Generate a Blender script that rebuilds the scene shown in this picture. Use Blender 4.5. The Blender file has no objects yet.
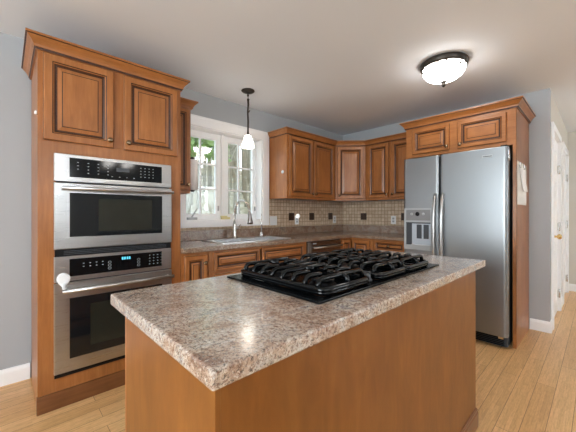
import bpy, bmesh, math, random
from mathutils import Vector, Matrix

random.seed(7)
SC = bpy.context.scene
COL = SC.collection
PI = math.pi

# ------------------------------------------------------------------ camera
F_PX, VP_X, HORIZON, EYE = 297.0, 600.0, 213.5, 1.19
TH = math.atan2(VP_X - 288.0, F_PX)
cam_d = bpy.data.cameras.new('camera')
cam = bpy.data.objects.new('camera', cam_d)
COL.objects.link(cam)
cam_d.sensor_width = 36.0
cam_d.sensor_fit = 'HORIZONTAL'
cam_d.lens = F_PX / 576.0 * 36.0
cam_d.shift_y = (HORIZON - 216.0) / 576.0
cam_d.clip_start = 0.02
cam.location = (0, 0, EYE)
cam.rotation_euler = (PI / 2, 0, -(PI / 2 - TH))
SC.camera = cam

# ------------------------------------------------------------------ world, light, exposure
SC.view_settings.view_transform = 'Standard'
SC.view_settings.look = 'None'
SC.view_settings.gamma = 1.0
SC.view_settings.use_curve_mapping = False
SC.view_settings.exposure = 1.25
SC.cycles.diffuse_bounces = 8
SC.cycles.max_bounces = 16
SC.cycles.transparent_max_bounces = 16

world = bpy.data.worlds.new('sky')
SC.world = world
world.use_nodes = True
bgn = world.node_tree.nodes['Background']
bgn.inputs[0].default_value = (0.84, 0.92, 1.0, 1)
bgn.inputs[1].default_value = 1.15


def area(name, loc, rot, sx, sy, power, color):
    l = bpy.data.lights.new(name, 'AREA')
    l.shape = 'RECTANGLE'
    l.size, l.size_y = sx, sy
    l.energy = power
    l.color = color
    o = bpy.data.objects.new(name, l)
    COL.objects.link(o)
    o.location = loc
    o.rotation_euler = rot
    return o


# added area lamps: daylight fill through the unseen windows behind the camera
DAY = (0.91, 0.955, 1.0)
area('daylight_fill_dining', (-0.22, -3.50, 1.5), (PI / 2 + 0.3, 0, PI), 2.35, 1.25, 150, DAY)
area('daylight_fill_patio', (5.05, -3.50, 1.1), (PI / 2 + 0.3, 0, PI), 1.7, 1.95, 115, DAY)
area('daylight_fill_side', (-2.95, 0.33, 1.5), (PI / 2 + 0.3, 0, -PI / 2), 2.0, 1.25, 78, DAY)


# ------------------------------------------------------------------ materials
def srgb(r, g, b):
    def f(c):
        c /= 255.0
        return c / 12.92 if c <= 0.04045 else ((c + 0.055) / 1.055) ** 2.4
    return (f(r), f(g), f(b), 1.0)


def base_mat(name, col, rough=0.5, metal=0.0, spec=0.5, coat=0.0, coat_r=0.1):
    m = bpy.data.materials.new(name)
    m.use_nodes = True
    p = m.node_tree.nodes['Principled BSDF']
    p.inputs['Base Color'].default_value = col
    p.inputs['Roughness'].default_value = rough
    p.inputs['Metallic'].default_value = metal
    p.inputs['Specular IOR Level'].default_value = spec
    p.inputs['Coat Weight'].default_value = coat
    p.inputs['Coat Roughness'].default_value = coat_r
    return m


def N(m, t):
    return m.node_tree.nodes.new(t)


def L(m, a, b):
    m.node_tree.links.new(a, b)


def coords(m, scale=(1, 1, 1), rot=(0, 0, 0), geo=False):
    mp = N(m, 'ShaderNodeMapping')
    mp.inputs['Scale'].default_value = scale
    mp.inputs['Rotation'].default_value = rot
    if geo:
        g = N(m, 'ShaderNodeNewGeometry')
        L(m, g.outputs['Position'], mp.inputs['Vector'])
    else:
        g = N(m, 'ShaderNodeTexCoord')
        L(m, g.outputs['Object'], mp.inputs['Vector'])
    return mp.outputs['Vector']


def noise(m, vec, scale, detail=4, rough=0.55, dist=0.0):
    n = N(m, 'ShaderNodeTexNoise')
    n.inputs['Scale'].default_value = scale
    n.inputs['Detail'].default_value = detail
    n.inputs['Roughness'].default_value = rough
    n.inputs['Distortion'].default_value = dist
    L(m, vec, n.inputs['Vector'])
    return n.outputs['Fac']


def ramp(m, fac, stops, interp='LINEAR'):
    r = N(m, 'ShaderNodeValToRGB')
    r.color_ramp.interpolation = interp
    els = r.color_ramp.elements
    while len(els) < len(stops):
        els.new(0.5)
    for e, (p, c) in zip(els, stops):
        e.position = p
        e.color = c
    L(m, fac, r.inputs['Fac'])
    return r.outputs['Color']


def mix(m, fac, a, b, blend='MIX'):
    x = N(m, 'ShaderNodeMix')
    x.data_type = 'RGBA'
    x.blend_type = blend
    for sock, v in ((x.inputs[0], fac), (x.inputs[6], a), (x.inputs[7], b)):
        if hasattr(v, 'is_output') or hasattr(v, 'links'):
            L(m, v, sock)
        else:
            sock.default_value = v
    return x.outputs[2]


def bump(m, fac, strength=0.1, dist=0.002):
    b = N(m, 'ShaderNodeBump')
    b.inputs['Strength'].default_value = strength
    b.inputs['Distance'].default_value = dist
    L(m, fac, b.inputs['Height'])
    L(m, b.outputs['Normal'], m.node_tree.nodes['Principled BSDF'].inputs['Normal'])


def set_col(m, c):
    L(m, c, m.node_tree.nodes['Principled BSDF'].inputs['Base Color'])


def wood(name, c_dark, c_mid, c_light, scale=(14, 14, 1.3), rough=0.32):
    m = base_mat(name, c_mid, rough, spec=0.45)
    v = coords(m, scale)
    g = noise(m, v, 4.0, 6, 0.62, 0.6)
    c1 = ramp(m, g, [(0.20, c_dark), (0.52, c_mid), (0.82, c_light)])
    v2 = coords(m, (1, 1, 0.6))
    bl = noise(m, v2, 5.0, 3)
    c2 = ramp(m, bl, [(0.3, (0.80, 0.78, 0.74, 1)), (0.7, (1.12, 1.1, 1.08, 1))])
    set_col(m, mix(m, 1.0, c1, c2, 'MULTIPLY'))
    return m


M = {}
W3C = (srgb(138, 86, 44), srgb(161, 103, 56), srgb(176, 118, 70))
M['wood'] = wood('maple', *W3C, (11, 11, 1.0), 0.30)
M['wood_x'] = wood('maple_grain_x', *W3C, (1.0, 11, 11), 0.30)
M['wood_y'] = wood('maple_grain_y', *W3C, (11, 1.0, 11), 0.30)
M['wood_base'] = wood('maple_toe', srgb(104, 64, 36), srgb(122, 78, 46), srgb(138, 90, 56), (1.3, 14, 14))
M['wood_ply'] = wood('maple_veneer', srgb(112, 66, 24), srgb(128, 78, 30), srgb(142, 92, 40), (5, 5, 1.2), 0.36)
M['glaze'] = base_mat('dark_glaze', srgb(58, 28, 12), 0.4)
n_ = coords(M['glaze'], (20, 20, 20))
set_col(M['glaze'], ramp(M['glaze'], noise(M['glaze'], n_, 6), [(0.3, srgb(46, 22, 10)), (0.7, srgb(76, 38, 16))]))

M['wall'] = base_mat('wall_paint', srgb(170, 174, 178), 0.65, spec=0.25)
v_ = coords(M['wall'], (1, 1, 1), geo=True)
bump(M['wall'], noise(M['wall'], v_, 180, 2), 0.06, 0.001)
M['hall'] = base_mat('hall_paint', srgb(206, 202, 193), 0.65, spec=0.25)
v_ = coords(M['hall'], (1, 1, 1), geo=True)
bump(M['hall'], noise(M['hall'], v_, 180, 2), 0.06, 0.001)
M['ceil'] = base_mat('ceiling_paint', srgb(229, 234, 240), 0.8, spec=0.2)
v_ = coords(M['ceil'], (1, 1, 1), geo=True)
bump(M['ceil'], noise(M['ceil'], v_, 120, 3), 0.08, 0.001)
M['white'] = base_mat('white_trim', srgb(242, 243, 244), 0.35)
v_ = coords(M['white'], (1, 1, 1))
set_col(M['white'], ramp(M['white'], noise(M['white'], v_, 3), [(0.2, srgb(240, 241, 242)), (0.8, srgb(246, 247, 248))]))


def floor_mat():
    m = base_mat('bamboo_floor', srgb(205, 165, 112), 0.3, spec=0.45)
    v = coords(m, (1, 1, 1), geo=True)
    mp = N(m, 'ShaderNodeMapping')
    mp.inputs['Location'].default_value = (0.31, -0.007, 0)
    L(m, v, mp.inputs['Vector'])
    b = N(m, 'ShaderNodeTexBrick')
    b.offset = 0.37
    b.offset_frequency = 2
    b.inputs['Scale'].default_value = 1.0
    b.inputs['Brick Width'].default_value = 1.15
    b.inputs['Row Height'].default_value = 0.1
    b.inputs['Mortar Size'].default_value = 0.0013
    b.inputs['Mortar Smooth'].default_value = 0.2
    b.inputs['Bias'].default_value = 0.0
    b.inputs['Color1'].default_value = srgb(226, 184, 132)
    b.inputs['Color2'].default_value = srgb(206, 162, 110)
    b.inputs['Mortar'].default_value = srgb(126, 86, 48)
    L(m, mp.outputs['Vector'], b.inputs['Vector'])
    v2 = coords(m, (2.2, 34, 1), geo=True)
    g = noise(m, v2, 3.2, 5, 0.6, 0.3)
    gc = ramp(m, g, [(0.25, (0.80, 0.76, 0.70, 1)), (0.5, (1, 1, 1, 1)), (0.78, (1.10, 1.10, 1.10, 1))])
    v3 = coords(m, (14, 62, 1), geo=True)
    g3 = noise(m, v3, 2.0, 3, 0.5)
    gc3 = ramp(m, g3, [(0.3, (0.88, 0.86, 0.82, 1)), (0.6, (1.03, 1.03, 1.03, 1))])
    set_col(m, mix(m, 1.0, mix(m, 1.0, b.outputs['Color'], gc, 'MULTIPLY'), gc3, 'MULTIPLY'))
    b2 = N(m, 'ShaderNodeTexBrick')
    b2.offset = 0.43
    b2.inputs['Scale'].default_value = 1.0
    b2.inputs['Brick Width'].default_value = 0.42
    b2.inputs['Row Height'].default_value = 0.02
    b2.inputs['Mortar Size'].default_value = 0.0009
    b2.inputs['Mortar Smooth'].default_value = 0.6
    b2.inputs['Color1'].default_value = (1.04, 1.04, 1.04, 1)
    b2.inputs['Color2'].default_value = (0.90, 0.87, 0.82, 1)
    b2.inputs['Mortar'].default_value = (0.82, 0.77, 0.70, 1)
    L(m, mp.outputs['Vector'], b2.inputs['Vector'])
    p = m.node_tree.nodes['Principled BSDF']
    src = p.inputs['Base Color'].links[0].from_socket
    set_col(m, mix(m, 1.0, src, b2.outputs['Color'], 'MULTIPLY'))
    bump(m, b.outputs['Fac'], -0.25, 0.001)
    return m


M['floor'] = floor_mat()


def granite_mat(name, tint):
    m = base_mat(name, srgb(180, 160, 140), 0.20, spec=0.7, coat=0.4, coat_r=0.14)
    v = coords(m, (1, 1, 1), geo=True)
    big = noise(m, v, 11, 6, 0.65, 0.9)
    c = ramp(m, big, [(0.30, srgb(134, 108, 94)), (0.44, srgb(170, 148, 132)), (0.56, srgb(186, 176, 165)), (0.70, srgb(150, 148, 150))])
    mid = noise(m, v, 95, 5, 0.75, 0.5)
    c = mix(m, ramp(m, mid, [(0.52, (0, 0, 0, 1)), (0.66, (0.75, 0.75, 0.75, 1))]), c, srgb(218, 210, 200))
    mid2 = noise(m, coords(m, (1, 1, 1), (0.4, 0.7, 1.1), geo=True), 110, 5, 0.8, 0.6)
    c = mix(m, ramp(m, mid2, [(0.51, (0, 0, 0, 1)), (0.60, (0.85, 0.85, 0.85, 1))]), c, srgb(114, 80, 64))
    fine = noise(m, coords(m, (1, 1, 1), (1.4, 0.2, 0.5), geo=True), 140, 5, 0.85, 0.5)
    c = mix(m, ramp(m, fine, [(0.525, (0, 0, 0, 1)), (0.60, (0.92, 0.92, 0.92, 1))]), c, srgb(54, 47, 45))
    set_col(m, mix(m, 1.0, c, tint, 'MULTIPLY'))
    return m


M['granite'] = granite_mat('granite', (1.08, 1.07, 1.06, 1))
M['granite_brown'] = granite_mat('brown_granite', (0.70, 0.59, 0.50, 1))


def tile_mat(name, uv_rot, swap):
    m = base_mat(name, srgb(196, 170, 132), 0.35)
    g = N(m, 'ShaderNodeNewGeometry')
    s = N(m, 'ShaderNodeSeparateXYZ')
    L(m, g.outputs['Position'], s.inputs[0])
    cb = N(m, 'ShaderNodeCombineXYZ')
    L(m, s.outputs['Y' if swap else 'X'], cb.inputs['X'])
    L(m, s.outputs['Z'], cb.inputs['Y'])
    mp = N(m, 'ShaderNodeMapping')
    mp.inputs['Location'].default_value = (0.0, -0.017, 0)
    L(m, cb.outputs[0], mp.inputs['Vector'])
    b = N(m, 'ShaderNodeTexBrick')
    b.offset = 0.0
    b.inputs['Scale'].default_value = 1.0
    b.inputs['Brick Width'].default_value = 0.0505
    b.inputs['Row Height'].default_value = 0.0505
    b.inputs['Mortar Size'].default_value = 0.003
    b.inputs['Mortar Smooth'].default_value = 0.1
    b.inputs['Color1'].default_value = srgb(214, 196, 174)
    b.inputs['Color2'].default_value = srgb(192, 169, 145)
    b.inputs['Mortar'].default_value = srgb(140, 114, 88)
    L(m, mp.outputs[0], b.inputs['Vector'])
    nz = noise(m, coords(m, geo=True), 30, 4)
    set_col(m, mix(m, 1.0, b.outputs['Color'], ramp(m, nz, [(0.3, (0.86, 0.84, 0.8, 1)), (0.7, (1.06, 1.06, 1.06, 1))]), 'MULTIPLY'))
    bump(m, b.outputs['Fac'], -0.4, 0.001)
    return m


M['tile_x'] = tile_mat('mosaic_tile_sink_wall', 0, False)
M['tile_y'] = tile_mat('mosaic_tile_fridge_wall', 0, True)
M['tile_dark'] = base_mat('dark_accent_tile', srgb(48, 30, 20), 0.3)
set_col(M['tile_dark'], ramp(M['tile_dark'], noise(M['tile_dark'], coords(M['tile_dark'], geo=True), 60), [(0.3, srgb(36, 22, 16)), (0.7, srgb(72, 46, 30))]))


def steel(name, col, rough, scale=(1, 1, 160), rvar=0.08):
    m = base_mat(name, col, rough, metal=1.0)
    g = noise(m, coords(m, scale), 3.0, 3)
    mr = N(m, 'ShaderNodeMapRange')
    mr.inputs['To Min'].default_value = rough - rvar
    mr.inputs['To Max'].default_value = rough + rvar
    L(m, g, mr.inputs['Value'])
    L(m, mr.outputs[0], m.node_tree.nodes['Principled BSDF'].inputs['Roughness'])
    return m


M['steel'] = steel('brushed_steel', (0.50, 0.495, 0.49, 1), 0.30)
M['steel_fridge'] = steel('brushed_steel_fridge', (0.30, 0.315, 0.33, 1), 0.36, (120, 120, 1))
M['steel_dark'] = steel('brushed_steel_dark', (0.30, 0.28, 0.27, 1), 0.25)
M['steel_sink'] = steel('sink_steel', (0.82, 0.83, 0.85, 1), 0.30, (60, 1, 1))
M['chrome'] = steel('chrome', (0.72, 0.72, 0.73, 1), 0.12, (20, 20, 20), 0.03)
M['nickel'] = steel('brushed_nickel', (0.52, 0.50, 0.47, 1), 0.26, (30, 30, 30), 0.05)
M['bronze'] = steel('dark_bronze', (0.07, 0.06, 0.052, 1), 0.45, (30, 30, 30), 0.05)
M['knob_bronze'] = steel('antique_brass_knob', (0.26, 0.18, 0.11, 1), 0.22, (30, 30, 30), 0.05)
M['brass'] = steel('brass', (0.72, 0.48, 0.18, 1), 0.22, (30, 30, 30), 0.05)


def plain(name, col, rough=0.4, var=0.08, **k):
    m = base_mat(name, col, rough, **k)
    a = tuple(c * (1 - var) for c in col[:3]) + (1,)
    b = tuple(min(1, c * (1 + var)) for c in col[:3]) + (1,)
    set_col(m, ramp(m, noise(m, coords(m), 12), [(0.3, a), (0.7, b)]))
    return m


M['black_glass'] = plain('black_glass', (0.006, 0.008, 0.010, 1), 0.05, spec=0.6)
M['black_panel'] = plain('black_panel', (0.004, 0.005, 0.006, 1), 0.08, spec=0.35)
M['cooktop_glass'] = plain('cooktop_glass', (0.003, 0.004, 0.005, 1), 0.22, spec=0.10)
M['oven_screen'] = plain('oven_window_mesh', (0.020, 0.021, 0.016, 1), 0.10)
M['black'] = plain('black_plastic', (0.006, 0.006, 0.007, 1), 0.4, spec=0.2)
M['iron'] = plain('cast_iron', (0.002, 0.0025, 0.003, 1), 0.14, spec=0.28)
M['burner_cap'] = plain('burner_cap', (0.006, 0.006, 0.007, 1), 0.3, spec=0.3)
M['alu'] = steel('burner_aluminium', (0.02, 0.02, 0.022, 1), 0.35, (30, 30, 30), 0.05)
M['plastic_white'] = plain('white_plastic', srgb(232, 234, 236), 0.35, 0.02)
M['plastic_grey'] = plain('grey_plastic', srgb(168, 172, 176), 0.4, 0.04)
M['plastic_dgrey'] = plain('dark_grey_plastic', srgb(58, 62, 68), 0.4, 0.04)
M['cream'] = plain('cream_plastic', srgb(226, 216, 160), 0.4, 0.03)
M['paper'] = plain('paper', srgb(226, 224, 220), 0.8, 0.02)
M['paper2'] = plain('note_paper', srgb(240, 238, 236), 0.8, 0.02)
M['mark'] = plain('grey_print', srgb(170, 176, 180), 0.6, 0.02)
M['vinyl'] = plain('white_vinyl', srgb(244, 246, 248), 0.32, 0.015)


def emit(name, col, strength, base=None):
    m = base_mat(name, base or col, 0.3)
    p = m.node_tree.nodes['Principled BSDF']
    p.inputs['Emission Color'].default_value = col
    p.inputs['Emission Strength'].default_value = strength
    return m


M['lamp_glass'] = emit('lit_alabaster_glass', (1.0, 0.97, 0.93, 1), 8.0)
M['pendant_glass'] = emit('lit_frosted_glass', (1.0, 0.93, 0.82, 1), 5.0)
M['display'] = emit('blue_display', (0.10, 0.55, 0.75, 1), 0.7, (0.01, 0.03, 0.04, 1))


def glass_mat():
    m = bpy.data.materials.new('window_glass')
    m.use_nodes = True
    nt = m.node_tree
    nt.nodes.remove(nt.nodes['Principled BSDF'])
    out = nt.nodes['Material Output']
    t = N(m, 'ShaderNodeBsdfTransparent')
    t.inputs[0].default_value = (0.93, 0.96, 0.95, 1)
    g = N(m, 'ShaderNodeBsdfGlossy')
    g.inputs['Roughness'].default_value = 0.02
    fr = N(m, 'ShaderNodeFresnel')
    ge = N(m, 'ShaderNodeNewGeometry')
    mr = N(m, 'ShaderNodeMapRange')
    mr.inputs['To Min'].default_value = 1.7
    mr.inputs['To Max'].default_value = 1 / 1.7
    L(m, ge.outputs['Backfacing'], mr.inputs['Value'])
    L(m, mr.outputs[0], fr.inputs['IOR'])
    mx = N(m, 'ShaderNodeMixShader')
    L(m, fr.outputs[0], mx.inputs[0])
    L(m, t.outputs[0], mx.inputs[1])
    L(m, g.outputs[0], mx.inputs[2])
    L(m, mx.outputs[0], out.inputs['Surface'])
    return m


M['glass'] = glass_mat()


# ------------------------------------------------------------------ mesh helpers
def world_loc(o):
    v = Vector((0, 0, 0))
    while o is not None:
        v += o.location
        o = o.parent
    return v


class MB:
    """collects shapes (world coordinates, optionally through a local frame) and links them as one mesh"""

    def __init__(self, frame=None):
        self.bm = bmesh.new()
        self.fr = frame
        self.mi = 0
        self.sm = False

    def P(self, p):
        return Vector(p) if self.fr is None else self.fr(p)

    def v(self, p):
        return self.bm.verts.new(self.P(p))

    def f(self, vs):
        try:
            fc = self.bm.faces.new(vs)
        except ValueError:
            return None
        fc.material_index = self.mi
        fc.smooth = self.sm
        return fc

    def box(self, x0, x1, y0, y1, z0, z1):
        c = [self.v((x, y, z)) for x in (x0, x1) for y in (y0, y1) for z in (z0, z1)]
        for q in ((0, 1, 3, 2), (4, 6, 7, 5), (0, 4, 5, 1), (2, 3, 7, 6), (0, 2, 6, 4), (1, 5, 7, 3)):
            self.f([c[i] for i in q])
        return self

    def rings(self, rings, close_start=True, close_end=True, loop=True):
        vs = [[self.v(p) for p in r] for r in rings]
        for a, b in zip(vs, vs[1:]):
            n = len(a)
            for i in range(n if loop else n - 1):
                self.f([a[i], a[(i + 1) % n], b[(i + 1) % n], b[i]])
        if close_start:
            self.f(list(reversed(vs[0])))
        if close_end:
            self.f(vs[-1])
        return vs

    def lathe(self, prof, o=(0, 0, 0), axis=(0, 0, 1), seg=20, caps=True):
        """prof: (radius, distance along axis)"""
        ax = Vector(axis).normalized()
        ref = Vector((1, 0, 0)) if abs(ax.x) < 0.9 else Vector((0, 1, 0))
        a = ax.cross(ref).normalized()
        b = ax.cross(a)
        o = Vector(o)
        s0 = self.sm
        self.sm = True
        rs = []
        for r, h in prof:
            r = max(r, 0.0004)
            rs.append([o + ax * h + (a * math.cos(2 * PI * i / seg) + b * math.sin(2 * PI * i / seg)) * r for i in range(seg)])
        self.rings(rs, caps, caps)
        self.sm = s0
        return self

    def tube(self, pts, r, seg=10, caps=True):
        pts = [Vector(p) for p in pts]
        s0 = self.sm
        self.sm = True
        rs = []
        prev = None
        for i, p in enumerate(pts):
            d = (pts[min(i + 1, len(pts) - 1)] - pts[max(i - 1, 0)]).normalized()
            if prev is None:
                ref = Vector((0, 0, 1)) if abs(d.z) < 0.9 else Vector((1, 0, 0))
                a = d.cross(ref).normalized()
            else:
                a = (prev - d * prev.dot(d)).normalized()
            prev = a
            b = d.cross(a)
            rr = r[i] if isinstance(r, (list, tuple)) else r
            rs.append([p + (a * math.cos(2 * PI * k / seg) + b * math.sin(2 * PI * k / seg)) * rr for k in range(seg)])
        self.rings(rs, caps, caps)
        self.sm = s0
        return self

    def slab(self, rects, z0, z1):
        """flat slab covering the union of rects (x0,x1,y0,y1); negative list via holes handled by caller"""
        xs = sorted({q for r in rects for q in r[:2]})
        ys = sorted({q for r in rects for q in r[2:]})

        def inside(i, j):
            if not (0 <= i < len(xs) - 1 and 0 <= j < len(ys) - 1):
                return False
            cx, cy = (xs[i] + xs[i + 1]) / 2, (ys[j] + ys[j + 1]) / 2
            return any(r[0] < cx < r[1] and r[2] < cy < r[3] for r in rects)
        cache = {}

        def vv(i, j, z):
            if (i, j, z) not in cache:
                cache[(i, j, z)] = self.v((xs[i], ys[j], z))
            return cache[(i, j, z)]
        for i in range(len(xs) - 1):
            for j in range(len(ys) - 1):
                if not inside(i, j):
                    continue
                self.f([vv(i, j, z1), vv(i + 1, j, z1), vv(i + 1, j + 1, z1), vv(i, j + 1, z1)])
                self.f([vv(i, j, z0), vv(i, j + 1, z0), vv(i + 1, j + 1, z0), vv(i + 1, j, z0)])
                for (di, dj, a, b) in ((-1, 0, (i, j), (i, j + 1)), (1, 0, (i + 1, j), (i + 1, j + 1)), (0, -1, (i, j), (i + 1, j)), (0, 1, (i, j + 1), (i + 1, j + 1))):
                    if not inside(i + di, j + dj):
                        self.f([vv(*a, z0), vv(*b, z0), vv(*b, z1), vv(*a, z1)])
        return self

    def prism(self, poly, z0, z1):
        """vertical prism over a polygon in xy"""
        self.rings([[(x, y, z0) for x, y in poly], [(x, y, z1) for x, y in poly]])
        return self

    def sweep(self, path, prof, segs=None):
        """prof (out, z) swept along a polyline in xy with mitred corners; outward is to the right of the path"""
        n = len(path)
        P2 = [Vector(p) for p in path]
        rings = []
        for i in range(n):
            def nrm(a, b):
                d = (b - a).normalized()
                return Vector((d.y, -d.x))
            if i == 0:
                m = nrm(P2[0], P2[1])
            elif i == n - 1:
                m = nrm(P2[-2], P2[-1])
            else:
                n1, n2 = nrm(P2[i - 1], P2[i]), nrm(P2[i], P2[i + 1])
                m = n1 + n2
                m = m / m.dot(n1)
            rings.append([(P2[i].x + m.x * o, P2[i].y + m.y * o, z) for o, z in prof])
        for s in (segs if segs is not None else range(n - 1)):
            a = [self.v(p) for p in rings[s]]
            b = [self.v(p) for p in rings[s + 1]]
            k = len(a)
            for i in range(k):
                self.f([a[i], a[(i + 1) % k], b[(i + 1) % k], b[i]])
            self.f(list(reversed(a)))
            self.f(b)
        return self

    def build(self, name, mats, parent=None, bevel=0.0, seg=2, loc=None, smooth_angle=None):
        bmesh.ops.recalc_face_normals(self.bm, faces=self.bm.faces[:])
        base = world_loc(parent) if parent is not None else Vector(loc or (0, 0, 0))
        for v in self.bm.verts:
            v.co -= base
        me = bpy.data.meshes.new(name)
        self.bm.to_mesh(me)
        self.bm.free()
        for m in (mats if isinstance(mats, (list, tuple)) else [mats]):
            me.materials.append(M[m] if isinstance(m, str) else m)
        o = bpy.data.objects.new(name, me)
        COL.objects.link(o)
        if parent is not None:
            o.parent = parent
        else:
            o.location = base
        if bevel > 0:
            md = o.modifiers.new('bevel', 'BEVEL')
            md.width = bevel
            md.segments = seg
            md.limit_method = 'ANGLE'
            md.angle_limit = math.radians(40)
        return o


def tag(o, label, cat, group=None, kind=None):
    if label:
        o['label'] = label
    if cat:
        o['category'] = cat
    if group:
        o['group'] = group
    if kind:
        o['kind'] = kind
    return o


def thing(name, loc, label, cat, group=None):
    o = bpy.data.objects.new(name, None)
    o.empty_display_size = 0.05
    COL.objects.link(o)
    o.location = loc
    return tag(o, label, cat, group)


def struct(mb, name, mats, parent=None, **k):
    o = mb.build(name, mats, parent, **k)
    if parent is None:
        o['kind'] = 'structure'
    return o


def frame(O, U, Nn):
    O, U, Nn = Vector(O), Vector(U).normalized(), Vector(Nn).normalized()
    return lambda p: O + U * p[0] + Nn * p[1] + Vector((0, 0, p[2]))


def rect_rings(mb, u0, u1, w0, w1, prof, close_start=True, close_end=True):
    """nested rectangles: prof = (inset, out, material of the band that follows)"""
    vs = []
    for ins, out, _ in prof:
        vs.append([mb.v((u0 + ins, out, w0 + ins)), mb.v((u1 - ins, out, w0 + ins)), mb.v((u1 - ins, out, w1 - ins)), mb.v((u0 + ins, out, w1 - ins))])
    for (a, b, p) in zip(vs, vs[1:], prof):
        mb.mi = p[2]
        for i in range(4):
            mb.f([a[i], a[(i + 1) % 4], b[(i + 1) % 4], b[i]])
    mb.mi = prof[0][2]
    if close_start:
        mb.f(list(reversed(vs[0])))
    mb.mi = prof[-1][2]
    if close_end:
        mb.f(vs[-1])
    mb.mi = 0


def knob(fr, u, w, out, parent, r=0.0175):
    o = fr((u, out, w))
    nn = fr((0, 1, 0)) - fr((0, 0, 0))
    mb = MB()
    mb.lathe([(r * 0.62, 0), (r * 0.62, 0.002), (r * 0.36, 0.004), (r * 0.36, 0.012), (r * 0.95, 0.017), (r, 0.021), (r * 0.85, 0.026), (r * 0.4, 0.029)], o, nn, 16)
    return mb.build('knob', 'knob_bronze', parent)


def door(fr, u0, u1, w0, w1, parent, knob_at=None, grain='wood', out=0.0, fw=0.055, name='door', t=0.02):
    """raised-panel door: glazed mitred frame, raised centre panel, knob"""
    g = 0.002
    u0, u1, w0, w1 = u0 + g, u1 - g, w0 + g, w1 - g
    mb = MB(fr)
    rect_rings(mb, u0, u1, w0, w1, [(0, out, 0), (0, out + t - 0.006, 1), (0.0015, out + t - 0.004, 0), (0.006, out + t, 0), (fw - 0.014, out + t, 1), (fw - 0.009, out + t - 0.004, 0),
                                    (fw - 0.004, out + t - 0.006, 1), (fw + 0.003, out + t - 0.011, 1), (fw + 0.005, out + t - 0.012, 1), (fw + 0.005, out, 1)], True, False)
    mb.f([mb.v((u0, out, w0)), mb.v((u1, out, w0)), mb.v((u1, out, w1)), mb.v((u0, out, w1))])
    d = mb.build(name, [grain, 'glaze'], parent)
    pw = 0.022 if min(u1 - u0, w1 - w0) > 0.2 else 0.012
    mb = MB(fr)
    rect_rings(mb, u0 + fw + 0.0055, u1 - fw - 0.0055, w0 + fw + 0.0055, w1 - fw - 0.0055,
               [(0, out + 0.001, 1), (0, out + t - 0.012, 1), (0.006, out + t - 0.011, 0), (0.005 + pw, out + t - 0.004, 1), (0.010 + pw, out + t - 0.003, 0), (0.013 + pw, out + t - 0.002, 0)])
    mb.build('raised_panel', [grain, 'glaze'], d)
    if knob_at:
        knob(fr, knob_at[0], knob_at[1], out + t, d)
    return d


def crown_prof(z0, h=0.07, o=0.05):
    return [(0.0, z0), (0.010, z0), (0.012, z0 + 0.10 * h), (0.016, z0 + 0.14 * h), (0.018, z0 + 0.30 * h), (0.55 * o, z0 + 0.55 * h), (0.80 * o, z0 + 0.72 * h), (0.86 * o, z0 + 0.80 * h),
            (o, z0 + 0.84 * h), (o, z0 + h), (0.0, z0 + h)]


def crown(path, z0, parent, h=0.07, o=0.05, segs=None, grain='wood_x'):
    mb = MB()
    mb.sweep(path, crown_prof(z0, h, o), segs)
    c = mb.build('crown_moulding', [grain, 'glaze'], parent)
    n = 11
    for i, p in enumerate(c.data.polygons):
        if (i % (n + 2)) in (1, 2, 7):
            p.material_index = 1
    return c


# ------------------------------------------------------------------ the setting
CEIL = 2.44
YA = 2.85        # sink wall face
XB = 3.93        # fridge wall face
YH = 0.345       # hall wall face
XE = 6.30        # hall end wall
XL, YF = -2.8, -3.4
WT = 0.18

struct(MB().box(XL - 0.2, XE + 0.2, YF - 0.2, YA + WT, -0.1, 0.0), 'floor', 'floor')
struct(MB().box(XL - 0.2, XE + 0.2, YF - 0.2, YA + WT, CEIL, CEIL + 0.1), 'ceiling', 'ceil')


def holed(mb, a0, a1, z0, z1, holes, put):
    """vertical wall from a0..a1 with rectangular holes (h0,h1,hz0,hz1), sorted"""
    cur = a0
    for h0, h1, k0, k1 in holes:
        if h0 > cur:
            put(cur, h0, z0, z1)
        if k0 > z0:
            put(h0, h1, z0, k0)
        if k1 < z1:
            put(h0, h1, k1, z1)
        cur = h1
    if cur < a1:
        put(cur, a1, z0, z1)


WX0, WX1, WZ0, WZ1 = 1.297, 2.275, 1.112, 2.09
mb = MB()
holed(mb, XL - 0.2, XB + 0.1, 0, CEIL, [(WX0, WX1, WZ0, WZ1)], lambda a, b, c, d: mb.box(a, b, YA, YA + WT, c, d))
struct(mb, 'wall_back', 'wall')
struct(MB().box(XB, XB + 0.1, YH, YA, 0, CEIL), 'wall_right', 'wall')
D1 = (4.12, 4.90, 0.0, 2.06)
D2 = (5.36, 6.12, 0.0, 2.06)
mb = MB()
holed(mb, XB + 0.1, XE, 0, CEIL, [D1, D2], lambda a, b, c, d: mb.box(a, b, YH, YH + 0.1, c, d))
struct(mb, 'wall_hall', 'hall')
struct(MB().box(XE, XE + 0.12, YF - 0.2, YH + 0.1, 0, CEIL), 'wall_hall_end', 'hall')
W2 = (-1.4, 0.95, 0.87, 2.12)
W3 = (4.2, 5.9, 0.06, 2.06)
mb = MB()
holed(mb, XL - 0.2, XE, 0, CEIL, [W2, W3], lambda a, b, c, d: mb.box(a, b, YF - 0.1, YF, c, d))
struct(mb, 'wall_front', 'wall')
W4 = (-0.75, 1.4, 0.87, 2.12)
mb = MB()
holed(mb, YF, YA, 0, CEIL, [W4], lambda a, b, c, d: mb.box(XL - 0.1, XL, a, b, c, d))
struct(mb, 'wall_left', 'wall')


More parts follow.
